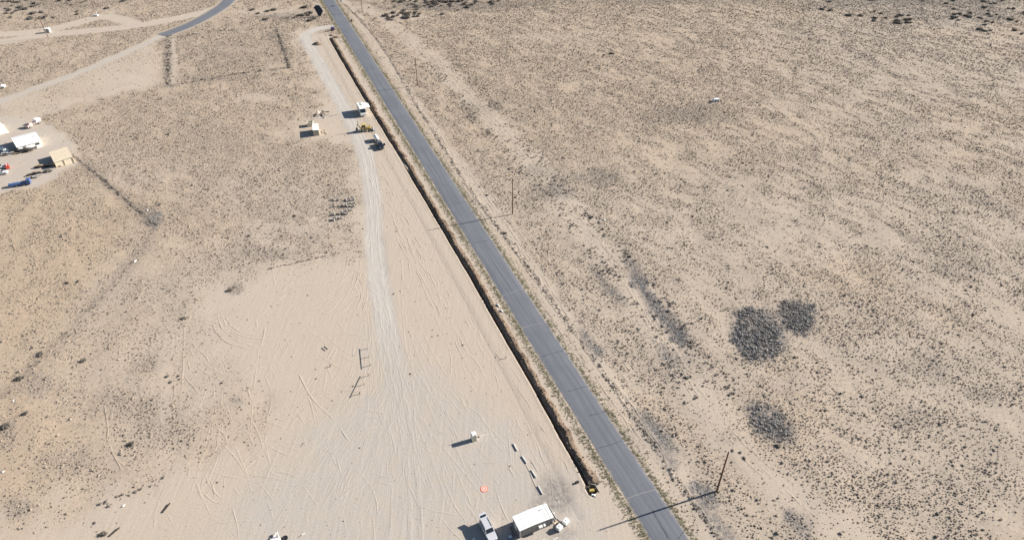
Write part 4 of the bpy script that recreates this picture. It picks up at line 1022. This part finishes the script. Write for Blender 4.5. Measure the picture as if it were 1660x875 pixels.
# ------------------------------------------------------------------ concrete blocks set out in rows
M_BLK = MB().box((0, 0, .2), (.46, .42, .40), top=(.9, .9)).mesh('block', .03)
M_STEEL = MB().cyl((0, 0, .40), (0, 0, .55), .05, n=6).mesh('anchor')
bl = [(520, 295), (590, 298), (700, 297), (745, 276), (760, 302), (812, 292), (798, 265), (765, 343), (822, 340), (535, 386), (597, 380), (650, 376), (700, 380), (752, 387), (812, 382), (704, 450), (742, 446), (780, 441), (535, 488), (532, 510), (610, 500), (660, 490), (640, 478), (705, 500), (718, 482), (528, 566), (530, 585), (556, 566), (597, 556), (640, 556)]
for x, y in bl:
    p = at(480 + x * .1143 + .6, 290 + y * .1143 + 1, 0); t = thing('concrete_block', 'small pale grey concrete block with dark shadow in the rows beside the dirt track', 'block', p, random.gauss(.15, .2), 'concrete blocks set out in rows')
    k_ = random.uniform(1.15, 1.6); t.scale = (k_, k_, k_ * random.uniform(.9, 1.2)); link('block', M_BLK, BLOCKC, t).scale.z = 1.3; link('anchor', M_STEEL, DARKMET, t)

# ------------------------------------------------------------------ motorhome, shed, digger, pickup and tank trailer
t = thing('motorhome', 'white motorhome with dark windshield and side awning out, beside the trench', 'motorhome', (-60.6, 257.7, 0), R(-69))
Lm, Wm, Hm = 7.8, 2.4, 3.15
pr = [(-Lm / 2, .5), (Lm / 2 - .1, .5), (Lm / 2, 1.1), (Lm / 2 - .25, 1.7), (Lm / 2 - 1.15, Hm - .12), (Lm / 2 - 1.5, Hm), (-Lm / 2 + .15, Hm), (-Lm / 2, Hm - .2)]
MB().loft([[(x, -Wm / 2, z) for x, z in pr], [(x, Wm / 2, z) for x, z in pr]]).build('body', WHITE, t, bevel=.05)
a, b = (Lm / 2 - .25, 1.7), (Lm / 2 - 1.15, Hm - .12); face_quad(((a[0], -Wm / 2, a[1]), (a[0], Wm / 2, a[1]), (b[0], Wm / 2, b[1]), (b[0], -Wm / 2, b[1])), .06, .94, .06, .98, .07).build('windshield', GLASS, t)
for x in (-2.6, -.9): MB().box((x, .1, Hm + .10), (.6, .6, .18), top=(.85, .85)).build('roof_vent', BLACKPL, t)
MB().box((-1.0, -.3, Hm + .02), (6.0, .04, .04)).build('roof_seam', WHITE2, t)
for sg in (-1, 1):
    for x in (-2.4, -.6, 1.0): MB().box((x, sg * (Wm / 2 + .01), 1.95), (1.0, .05, .6)).build('side_window', GLASS, t)
    MB().box((Lm / 2 - .02, sg * .85, .9), (.1, .35, .22)).build('headlight', LAMP, t)
    for x in (-1.9, 2.3): wheel(t, x, sg * (Wm / 2 - .16), .42, .28, sg)
    MB().box((3.0, sg * (Wm / 2 + .2), 2.0), (.14, .25, .4)).build('mirror', BLACKPL, t)
aw = MB().add([(-3.3, 1.2, 2.85), (1.0, 1.2, 2.85), (1.0, 3.3, 2.45), (-3.3, 3.3, 2.45), (-3.3, 1.2, 2.88), (1.0, 1.2, 2.88), (1.0, 3.3, 2.48), (-3.3, 3.3, 2.48)], [(3, 2, 1, 0), (4, 5, 6, 7), (0, 1, 5, 4), (1, 2, 6, 5), (2, 3, 7, 6), (3, 0, 4, 7)]).build('awning', TARP, t)
for x in (-3.2, .9): MB().cyl((x, 3.22, 0), (x, 3.22, 2.44), .03, n=6).build('awning_leg', GALV, aw)

t = thing('site_shed', 'small shed with white roof and tan walls left of the dirt track', 'shed', (-75.15, 240.3, 0), R(105))
MB().box((0, 0, 1.12), (5.6, 2.05, 2.24)).build('wall', TANWALL, t); MB().box((0, 0, 2.32), (5.8, 2.25, .14), rot=(.05, 0, 0)).build('roof', WHITE, t, bevel=.02)
MB().box((-2.82, -.3, 1.0), (.05, .8, 1.9)).build('door', TANWALL, t); MB().box((-2.86, .0, 1.0), (.05, .06, .12)).build('door_handle', DARKMET, t)
for y in (-.99, .99): MB().box((-2.81, y, 1.1), (.06, .1, 2.2)).build('corner_trim', WHITE2, t)
t = thing('open_pen', 'roofless board pen with white rims behind the small shed', 'pen', at(503.5, 203.5, 0), R(12))
for c_, d_ in (((0, -1.1, .75), (2.2, .08, 1.5)), ((0, 1.1, .75), (2.2, .08, 1.5)), ((-1.1, 0, .75), (.08, 2.12, 1.5)), ((1.1, 0, .75), (.08, 2.12, 1.5))): MB().box(c_, d_).build('panel', CREAM, t); MB().box((c_[0], c_[1], 1.54), (d_[0] + .06, d_[1] + .06, .07)).build('rim', WHITE, t)
t = thing('board_trestle', 'low pale board trestle right of the small shed', 'trestle', at(525.5, 214, 0), R(-75))
MB().box((0, 0, .5), (2.4, .12, .14)).build('beam', LUMBER, t)
for x in (-1, 1): MB().box((x, 0, .22), (.12, .5, .44)).build('leg', DARKWOOD, t)
MB().bar((1.4, .2, .06), (2.6, .9, .06), .12).build('loose_board', GREYWOOD, t)
t = thing('scrap_heap', 'heap of dark and pale scrap timber beyond the small shed', 'scrap heap', at(520, 186, 0), R(10))
for k in range(34):
    mt = random.choice([DARKWOOD, GREYWOOD, LUMBER, WHITE2]); L_ = random.uniform(.6, 1.9)
    MB().box((random.gauss(0, 1.5), random.gauss(0, 1.1), .12 + random.random() * .45), (L_, random.uniform(.12, .4), random.uniform(.08, .3)), rot=(random.gauss(0, .2), random.gauss(0, .25), random.uniform(0, 3))).build('offcut', mt, t)
t = thing('pipe_row', 'long pale pipe lying on the soil beyond the small shed', 'pipe', at(527, 190.5, 0), yaw_px((510, 193.5), (541, 188)))
MB().cyl((-5.2, 0, .12), (2, 0, .12), .12, n=8).build('pipe', WHITE2, t); MB().cyl((-1, .35, .1), (5, .3, .1), .1, n=8).build('pipe', GALV, t); MB().box((2.4, 0, .12), (.5, .4, .24)).build('coupling', GALV, t)

t = thing('backhoe_loader', 'yellow backhoe loader with pale bucket beside the dirt track', 'backhoe', at(592, 212.5, 0), R(12))
MB().box((.3, 0, .95), (3.6, .9, .5)).build('chassis', YELLOW, t, bevel=.04); MB().box((1.45, 0, 1.45), (1.7, .95, .75), top=(.92, .85)).build('hood', YELLOW, t, bevel=.06)
cb = MB().box((-.35, 0, 2.0), (1.5, 1.45, 1.35), top=(.9, .9)).build('cab', GLASS, t, bevel=.04)
MB().box((-.35, 0, 2.76), (1.75, 1.6, .16), top=(.9, .9)).build('roof', YELLOW, cb, bevel=.04)
for x in (-1.02, .32):
    for y in (-.66, .66): MB().box((x, y, 2.0), (.12, .12, 1.4)).build('pillar', YELLOW, cb)
for sg in (-1, 1):
    wheel(t, -.7, sg * .95, .78, .45, sg); wheel(t, 1.9, sg * .9, .5, .34, sg)
    MB().box((-.7, sg * .95, 1.62), (1.3, .5, .08)).build('fender', YELLOW, t)
    MB().bar((.7, sg * .62, 1.7), (2.6, sg * .62, 1.15), .16, .22).build('loader_arm', YELLOW, t); MB().bar((2.55, sg * .62, 1.18), (3.1, sg * .62, .55), .14, .2).build('loader_link', DARKMET, t)
    MB().bar((-1.5, sg * .5, .9), (-2.1, sg * 1.35, .12), .16).build('stabiliser', YELLOW, t); MB().box((-2.12, sg * 1.38, .06), (.4, .4, .1)).build('foot', DARKMET, t)
MB().loft([[(3.0, y, .12), (3.9, y, .10), (3.95, y, .18), (3.25, y, .32), (3.1, y, .95), (3.0, y, .95)] for y in (-1.15, 1.15)]).build('bucket', GALV, t)
MB().bar((-1.5, 0, 1.0), (-2.5, 0, 3.2), .28, .34).build('boom', YELLOW, t); MB().bar((-2.5, 0, 3.3), (-3.0, 0, 1.5), .22, .26).build('dipper', YELLOW, t)
MB().bar((-2.2, 0, 2.9), (-2.5, 0, 4.3), .14).build('boom_ram', DARKMET, t)
MB().loft([[(-3.3, y, 1.5), (-2.7, y, 1.5), (-2.6, y, .9), (-3.0, y, .6), (-3.5, y, .9)] for y in (-.35, .35)]).build('digging_bucket', DARKMET, t)
MB().cyl((1.9, .2, 1.8), (1.9, .2, 2.5), .06, n=8).build('exhaust', DARKMET, t)

pd = Vector((math.cos(R(113)), math.sin(R(113)), 0)); p1 = G(619.5, 243.5)
c = p1 + pd * 2.75; t = thing('pickup_truck', 'dark blue pickup truck with its right door open beside the trench', 'pickup truck', (c.x, c.y, 0), R(113 + 180))
vehicle(t, 5.6, 1.98, 1.86, NAVY, belt=1.08, hood=1.1, cab=(-.13, .22), top=(-.10, .10), wheel_r=.4, clear=.36)
bd = MB().box((-1.75, 0, 1.085), (1.75, 1.62, .03)).build('bed_liner', BLACKPL, t)
for y in (-.88, .88): MB().box((-1.75, y, 1.15), (1.95, .12, .16)).build('bed_rail', NAVY, t)
MB().box((-2.7, 0, 1.15), (.1, 1.8, .16)).build('bed_tailgate', NAVY, t); MB().box((-1.3, 0, 1.32), (.55, 1.6, .4)).build('tool_chest', GALV, t)
for y in (1.0,): MB().box((.55, y + .42, .95), (.08, .95, 1.0), rot=(0, 0, .25)).build('open_door', NAVY, t)
c = p1 + pd * 8.3; t = thing('tank_trailer', 'white rounded tank on a small trailer behind the dark pickup', 'tank trailer', (c.x, c.y, 0), R(113 + 180))
MB().bar((-1.7, 0, .55), (2.3, 0, .55), .9, .14).build('frame', DARKMET, t); MB().bar((2.2, 0, .55), (2.9, 0, .5), .14).build('drawbar', DARKMET, t)
MB().loft([[(x, r_ * math.cos(a_), 1.35 + r_ * math.sin(a_)) for a_ in np.linspace(0, 2 * math.pi, 14, endpoint=False)] for x, r_ in ((-1.75, .35), (-1.6, .62), (-1.2, .74), (1.2, .74), (1.6, .62), (1.75, .35))]).build('tank', WHITE, t, smooth=True)
MB().cyl((0, 0, 2.05), (0, 0, 2.18), .2, n=10).build('hatch', WHITE2, t)
for sg in (-1, 1): wheel(t, -.2, sg * .85, .38, .24, sg)

# ------------------------------------------------------------------ things at the far end of the trench
p = at(515, 72, 0); 
def mound(name, lab, cat, p, r, h, mat, n=22):
    V = []; rings = 7
    for i in range(rings):
        f = i / (rings - 1)
        for j in range(n):
            a = 2 * math.pi * j / n; q = r * (1 - f) * (1 + .35 * (vnoise(math.cos(a) * 1.5 + 5, math.sin(a) * 1.5 + 9, 31) - .5))
            z = h * (1 - (1 - f) ** 1.6) * (1 + .25 * (vnoise(j * .9, i * 1.3, 32) - .5)) - .03 * (i == 0); V.append((q * math.cos(a), q * math.sin(a) * .8, z))
    F_ = [(i * n + j, i * n + (j + 1) % n, (i + 1) * n + (j + 1) % n, (i + 1) * n + j) for i in range(rings - 1) for j in range(n)]
    t_ = tag(link(name, np_mesh(name, V, F_), mat), lab, cat); t_.location = p; return t_
mound('dirt_mound', 'pale dirt mound left of the far end of the trench', 'dirt mound', p, 2.6, 1.2, M_WALL)
mound('dirt_mound', 'low broken dirt mound right of the far end of the trench', 'dirt mound', at(546, 61, 0), 2.4, .7, M_WALL)
mound('dirt_mound', 'small dirt mound beyond the far end of the trench', 'dirt mound', at(538, 58, 0), 1.6, .6, M_WALL)
t = thing('generator', 'dark violet-blue generator trailer at the far end of the trench', 'generator', at(539.5, 50, 0), R(20))
MB().box((0, 0, 1.1), (1.9, 1.3, 1.3), top=(.92, .92)).build('housing', paint('violet_paint', (.11, .09, .19), .4), t, bevel=.05); MB().box((0, 0, .4), (2.3, 1.1, .12)).build('frame', DARKMET, t); MB().bar((1.1, 0, .4), (2.2, 0, .45), .1).build('drawbar', DARKMET, t)
MB().cyl((-.5, .2, 1.75), (-.5, .2, 2.2), .06, n=8).build('exhaust', DARKMET, t); MB().box((.96, 0, 1.15), (.03, .8, .7)).build('grille', DARKMET, t)
for sg in (-1, 1): wheel(t, 0, sg * .68, .34, .2, sg)
pp = at(518, 27, 0); t = thing('panel_stand', 'big dark six sided panel with pale edge left of the road at the top', 'panel', (pp.x, pp.y, 0), R(6))
hexp = [(-2.3, 4.6), (-1.1, 5.7), (.8, 5.5), (2.35, 2.9), (.7, .35), (-.5, .5)]
pn = MB().loft([[(x, y + z * .28 - .9, z) for x, z in hexp] for y in (0, .35)]).build('panel', PANEL, t)
MB().loft([[(x * 1.06, y + z * .28 - .9, 3 + (z - 3) * 1.06) for x, z in hexp] for y in (.36, .5)]).build('frame', WHITE2, t)
for x in (-.8, .8): MB().cyl((x, .8, -.1), (x, .7, 3.2), .12, n=8).build('post', GALV, t)
t = thing('roadside_post', 'short dark marker post on the right shoulder near the top', 'post', at(570, 35.5, 0), 0); MB().box((0, 0, .55), (.7, .35, 1.1)).build('cabinet', BLACKPL, t, bevel=.03); MB().box((0, 0, .06), (.9, .5, .12)).build('base', CONCRETE, t)
t = thing('road_sign', 'white road sign on a post right of the road at the top edge', 'sign', at(554, 9, 0), R(-30)); MB().cyl((0, 0, -.1), (0, 0, 2.6), .06, n=8).build('post', GALV, t); MB().box((0, -.08, 2.5), (1.8, .06, 1.2)).build('sign_face', WHITE, t)
t = thing('truck_cap', 'small white truck cap with dark windows lying on the far right flats', 'truck cap', at(1160.5, 165), R(8))
MB().box((0, 0, .62), (2.7, 1.7, 1.1), top=(.82, .8)).build('shell', WHITE, t, bevel=.12)
for x in (-.6, .5): MB().box((x, -.80, .62), (.7, .06, .38), rot=(-.15, 0, 0)).build('window', GLASS, t)
MB().cyl((2.0, -.2, .12), (2.0, -.2, .36), .38, n=12).build('loose_tyre', RUBBER, t); MB().box((-1.6, 0, .1), (.6, 1.2, .2)).build('loose_panel', WHITE2, t)

# ------------------------------------------------------------------ trailer cut by the lower edge
p = at(449, 874, 0); t = thing('utility_trailer', 'white trailer with A shaped drawbar cut off by the lower edge', 'trailer', p, R(100))
MB().box((-1.7, 0, .75), (2.6, 1.7, .8)).build('body', WHITE, t, bevel=.06); MB().box((-1.75, 0, 1.2), (2.2, 1.4, .1)).build('lid', WHITE2, t, bevel=.03)
for sg in (-1, 1): MB().bar((-.4, sg * .75, .6), (1.35, 0, .55), .14).build('drawbar', WHITE, t); wheel(t, -1.7, sg * .98, .36, .22, sg)
MB().cyl((1.25, 0, .1), (1.25, 0, .8), .05, n=8).build('jack', GALV, t); MB().box((-.2, .3, .85), (.3, .3, .35)).build('battery_box', BLUE, t, bevel=.02); MB().box((-.1, -.2, .8), (.35, .4, .3)).build('gas_bottle_box', GALV, t, bevel=.03)
p = at(462, 872.5, 0); t = thing('spare_tyre', 'large black tyre lying beside the trailer at the lower edge', 'tyre', p, 0)
def torus(r, q, n=22, m_=8):
    V = [((r + q * math.cos(b)) * math.cos(a), (r + q * math.cos(b)) * math.sin(a), q + q * .9 * math.sin(b)) for a in np.linspace(0, 2 * math.pi, n, endpoint=False) for b in np.linspace(0, 2 * math.pi, m_, endpoint=False)]
    return MB().add(V, [(i * m_ + j, ((i + 1) % n) * m_ + j, ((i + 1) % n) * m_ + (j + 1) % m_, i * m_ + (j + 1) % m_) for i in range(n) for j in range(m_)])
torus(.42, .17).build('tread', RUBBER, t, smooth=True); MB().cyl((0, 0, .1), (0, 0, .22), .3, n=14).build('rim', DARKMET, t)
t = thing('fallen_post', 'short white stick lying at the lower edge right of the black tyre', 'post', at(488.5, 867, 0), R(42)); MB().cyl((.1, 0, .05), (.75, 0, .05), .06, n=8).build('tip', WHITE, t); MB().cyl((-.7, 0, .05), (.1, 0, .05), .04, n=6).build('stem', DARKMET, t)

# ------------------------------------------------------------------ yard on the left
t = thing('white_workshop', 'large white gabled building in the yard at the left edge', 'building', (-180.0, 229.9, 0), R(41))
Lw, Ww, Ew, Rw = 7.4, 9.6, 2.3, 3.6
pf = [(-Ww / 2, 0), (Ww / 2, 0), (Ww / 2, Ew), (0, Rw), (-Ww / 2, Ew)]
MB().loft([[(x, y, z) for y, z in pf] for x in (-Lw / 2, Lw / 2)]).build('wall', TARP, t)
for sg in (-1, 1):
    MB().add([(-Lw / 2 - .3, sg * (Ww / 2 + .3), Ew - .05), (Lw / 2 + .3, sg * (Ww / 2 + .3), Ew - .05), (Lw / 2 + .3, 0, Rw + .05), (-Lw / 2 - .3, 0, Rw + .05), (-Lw / 2 - .3, sg * (Ww / 2 + .3), Ew + .07), (Lw / 2 + .3, sg * (Ww / 2 + .3), Ew + .07), (Lw / 2 + .3, 0, Rw + .17), (-Lw / 2 - .3, 0, Rw + .17)], [(0, 1, 2, 3), (7, 6, 5, 4), (0, 4, 5, 1), (1, 5, 6, 2), (2, 6, 7, 3), (3, 7, 4, 0)]).build('roof_panel', WHITE, t)
MB().box((-Lw / 2 - .03, .5, 1.15), (.08, 2.6, 2.3)).build('door', GREYSIDE, t); MB().box((2.5, -Ww / 2 - .03, 1.5), (1.4, .06, .6)).build('window', GLASS, t); MB().box((2.6, -1.6, Rw - .25), (.7, .3, .3)).build('roof_vent', GREYSIDE, t); MB().box((-1.6, -Ww / 2 - .03, 1.05), (1.0, .06, 2.0)).build('door', GREYSIDE, t)
t = thing('lumber_shed', 'cream open fronted timber shed in the left yard', 'shed', (-161.0, 218.2, 0), R(-52))
Ls, Ws = 9.2, 6.0
MB().box((0, 0, 2.2), (Ls, Ws, .12), rot=(.05, 0, 0)).build('roof', CREAM, t)
for i in range(9): MB().box((-Ls / 2 + .2 + i * (Ls - .4) / 8, 0, 2.31), (.09, Ws, .07), rot=(.05, 0, 0)).build('batten', LUMBER, t)
for x in (-Ls / 2 + .1, Ls / 2 - .1):
    MB().box((x, 0, 2.34), (.14, Ws + .04, .14), rot=(.05, 0, 0)).build('barge_board', CREAM, t)
    for y in (-Ws / 2 + .15, 0, Ws / 2 - .15): MB().box((x, y, 1.03), (.14, .14, 2.06)).build('post', LUMBER, t)
MB().box((0, Ws / 2 - .08, 1.0), (Ls - .3, .08, 1.95)).build('back_wall', CREAM, t); MB().box((Ls / 2 - .25, 0, 1.0), (.08, Ws - .4, 1.95)).build('side_wall', CREAM, t)
t = thing('blue_hopper', 'long blue trough trailer with a raised end box, lower edge of the left yard', 'trailer', (-166.1, 200.5, 0), R(22))
MB().box((-.3, 0, .75), (6.0, 1.3, .8), top=(1, .8)).build('trough', BLUE, t, bevel=.04); MB().box((2.7, 0, 1.15), (1.0, 1.7, 1.7), top=(1.15, 1.15)).build('hopper', BLUE, t, bevel=.04)
MB().bar((-3.2, .75, 1.1), (2.0, .75, 1.2), .14).build('rail', WHITE, t); MB().bar((-3.3, 0, .5), (-4.6, 0, .45), .12).build('drawbar', DARKMET, t); MB().box((-2.9, .85, 1.0), (.5, .4, .5)).build('motor_box', WHITE2, t, bevel=.03)
for x in (-1.0, 1.2):
    for sg in (-1, 1): wheel(t, x, sg * .72, .34, .2, sg)
def small_truck(lab, p, yw, bodym, bedm, cabm):
    t_ = thing('flatbed_truck', lab, 'truck', p, yw)
    MB().box((1.9, 0, 1.1), (1.6, 1.9, 1.3), top=(.85, .9)).build('cab', cabm, t_, bevel=.06); MB().box((2.35, 0, 1.5), (.5, 1.7, .5), top=(.6, .9)).build('windshield', GLASS, t_); MB().box((3.0, 0, .85), (.8, 1.75, .7), top=(.9, .9)).build('hood', cabm, t_, bevel=.05)
    MB().box((-.9, 0, .95), (3.7, 2.1, .16)).build('bed', bodym, t_); MB().box((-1.7, 0, 1.55), (2.0, 1.9, 1.05)).build('cargo_box', bedm, t_, bevel=.05)
    for x in (-1.6, 2.6):
        for sg in (-1, 1): wheel(t_, x, sg * .9, .4, .26, sg)
    return t_
small_truck('white and faded red flatbed truck behind the white workshop', at(56, 203, 0), yaw_px((62, 199), (48, 206)), PINK, WHITE, PINK)
t = thing('parked_car', 'pale grey car at the left edge, upper of two beside a red box', 'car', at(0, 273, 0), R(10)); vehicle(t, 4.6, 1.8, 1.5, WHITE2, belt=.92, hood=.85, cab=(-.36, .2), top=(-.2, .06))
t = thing('parked_car', 'pale grey car at the left edge, lower of two beside a red box', 'car', at(2, 282.5, 0), R(18)); vehicle(t, 4.5, 1.8, 1.5, SILVER, belt=.92, hood=.85, cab=(-.36, .2), top=(-.2, .06))
t = thing('red_bin', 'small red container beside the grey cars at the left edge', 'container', at(13, 272.5, 0), R(-52)); MB().box((0, 0, .75), (2.0, 1.1, 1.3), top=(1, 1)).build('tub', RED, t, bevel=.04); MB().box((0, 0, 1.43), (2.2, .3, .08)).build('lid_stripe', WHITE2, t); MB().box((0, 0, .06), (1.8, 1, .1)).build('skid', DARKMET, t)
# white dome tent and a far white roof that only just enter the picture
t = thing('white_tent', 'white rounded tent cut off by the left edge of the photo', 'tent', at(-8, 213, 0), R(-48))
MB().loft([[(x, 3.2 * math.cos(a_), 3.0 * math.sin(a_)) for a_ in np.linspace(0, math.pi, 12)] for x in (-4.5, -2, 0, 2, 4.5)]).build('cover', TARP, t); MB().box((4.52, 0, 1.1), (.05, 1.6, 2.2)).build('flap', WHITE2, t); MB().box((0, 3.35, .05), (10.5, .9, .06)).build('ground_sheet', CREAM, t)
t = thing('white_van', 'white van cut off by the left edge, above the yard', 'van', at(-2, 143), R(20)); vehicle(t, 5.4, 2.0, 2.4, WHITE, belt=1.2, hood=1.15, cab=(-.495, .28), top=(-.49, .16), roofw=.9)
t = thing('white_container', 'small white box beside the leaning pole, top left', 'container', at(78, 53), R(15)); MB().box((0, 0, 1.15), (2.6, 2.0, 2.1)).build('box', WHITE, t, bevel=.04); MB().box((.2, -1.02, 1.0), (.9, .05, 1.7)).build('door', GREYSIDE, t); MB().box((0, 0, .06), (2.4, 1.8, .12)).build('skid', DARKMET, t)
t = thing('well_head', 'small white stand on a cleared pad, top left', 'stand', at(156, 26.5), 0); MB().box((0, 0, .5), (2.4, 1.0, .7)).build('tank', WHITE, t, bevel=.08); MB().cyl((.6, .3, .1), (.6, .3, 2.6), .1, n=8).build('standpipe', WHITE, t)
for sg in (-1, 1): MB().bar((sg * .9, 0, 0), (sg * .9, 0, .3), .3).build('leg', DARKMET, t)
# stacks and lumber in the yard
def stack(lab, px, py, yw, kinds, n, sx, sy, hmax=.6, cat='lumber pile', name='lumber_pile', lmax=2.4):
    t_ = thing(name, lab, cat, at(px, py, 0), yw)
    for k in range(n):
        m_ = random.choice(kinds); L_ = random.uniform(.8, lmax)
        MB().box((random.uniform(-sx, sx), random.uniform(-sy, sy), .12 + random.random() * hmax), (L_, random.uniform(.15, .6), random.uniform(.1, .35)), rot=(0, random.gauss(0, .08), random.gauss(0, .15))).build('board', m_, t_)
    return t_
stack('grey and brown lumber laid in a long row before the cream shed', 72, 270, R(22), [DARKWOOD, GREYWOOD, DARKWOOD, LUMBER], 26, 3.6, .8)
stack('dark lumber and pipes in the row next to the blue trailer', 66, 281, R(24), [DARKWOOD, GREYWOOD, DARKMET], 22, 3.8, .6)
stack('grey heap of sheets at the end of the blue trailer', 60, 287, R(24), [GREYWOOD, GREYSIDE, CONCRETE], 12, 1.2, .6)
stack('pale boards and dark beams at the corner of the cream shed', 100, 266, R(-50), [DARKWOOD, WHITE2, LUMBER, GREYWOOD], 18, 1.8, 1.0)
stack('grey pallets stacked in front of the white workshop', 36, 247, R(15), [GREYWOOD, GREYSIDE, GREYWOOD, DARKMET], 40, 3.6, .9, 1.3)
stack('pale boards and dark beams left of the grey pallets', 18, 250, R(15), [LUMBER, DARKWOOD, LUMBER, WHITE2], 18, 2.4, .9, .6)
stack('dark boards leaning at the corner of the white workshop', 55, 240, R(-40), [GREYWOOD, DARKWOOD], 10, 1.2, .6, .7)
for (px, py, lab, s_) in ((4, 243, 'round white bag in the yard, nearest the left edge', 1.0), (11, 247, 'round white bag in the yard, beside the pale boards', 1.15)):
    t = thing('bulk_bag', lab, 'bag', at(px, py, 0), .3); MB().box((0, 0, .6 * s_), (1.6 * s_, 1.5 * s_, 1.2 * s_), top=(.8, .8)).build('bag', TARP, t, bevel=.2); MB().cyl((0, 0, 1.15 * s_), (0, 0, 1.35 * s_), .3, .18, 10).build('spout', WHITE2, t)

# ------------------------------------------------------------------ wire fences
def fence(lab, pts, step, h=1.25):
    W = [G(*q) for q in pts]; c_ = W[0]; t_ = thing('wire_fence', lab, 'fence', (c_.x, c_.y, 0), 0)
    prev = None
    for a_, b_ in zip(W[:-1], W[1:]):
        n_ = max(1, int((b_ - a_).length / step))
        for i in range(n_ + (b_ is W[-1])):
            q = a_.lerp(b_, i / n_); z_ = HZ(q.x, q.y); l_ = q - c_ + Vector((random.gauss(0, .06), random.gauss(0, .06), z_))
            MB().cyl((l_.x, l_.y, l_.z - .1), (l_.x + random.gauss(0, .05), l_.y, l_.z + h * random.uniform(.9, 1.1)), .07, .05, 6).build('post', GREYWOOD, t_)
            if prev is not None:
                mb_ = MB()
                for hz in (.4, .75, 1.1): mb_.bar(prev + Vector((0, 0, hz)), l_ + Vector((0, 0, hz)), .012)
                mb_.build('wire', DARKMET, t_)
            prev = l_
    return t_
fence('wire fence on the left side of the far fenced square', [(277, 139), (278, 58)], 6)
fence('wire fence on the right side of the far fenced square', [(448, 48), (469, 109)], 6)
fence('wire fence running down from the left yard to the tumbleweed heap', [(120, 254), (160, 286), (200, 321), (254, 365)], 7)
fence('wire fence running from the tumbleweed heap to the left edge', [(252, 372), (215, 427), (150, 500), (62, 590), (5, 644)], 8)

# litter
for (px, py, lab) in ((239, 341, 'white rag caught in the tumbleweed heap'), (219, 424, 'white torn sheet on the left fence line'), (22, 650, 'white scrap among shrubs at the left edge'), (200, 820, 'white scrap on the lower left flats'), (4, 765, 'tiny white scrap at the left edge'), (979, 357, 'pale stone pile on the two-track path')):
    t = thing('scrap', lab, 'litter', at(px, py), random.uniform(0, 3)); s_ = .75 if py < 500 else .4
    MB().box((0, 0, .14), (1.1 * s_, .7 * s_, .24), top=(.6, .5)).build('sheet', WHITE2, t, bevel=.04); MB().box((.5 * s_, .2, .06), (.5 * s_, .3, .1), rot=(0, .1, .6)).build('flap', WHITE2, t)
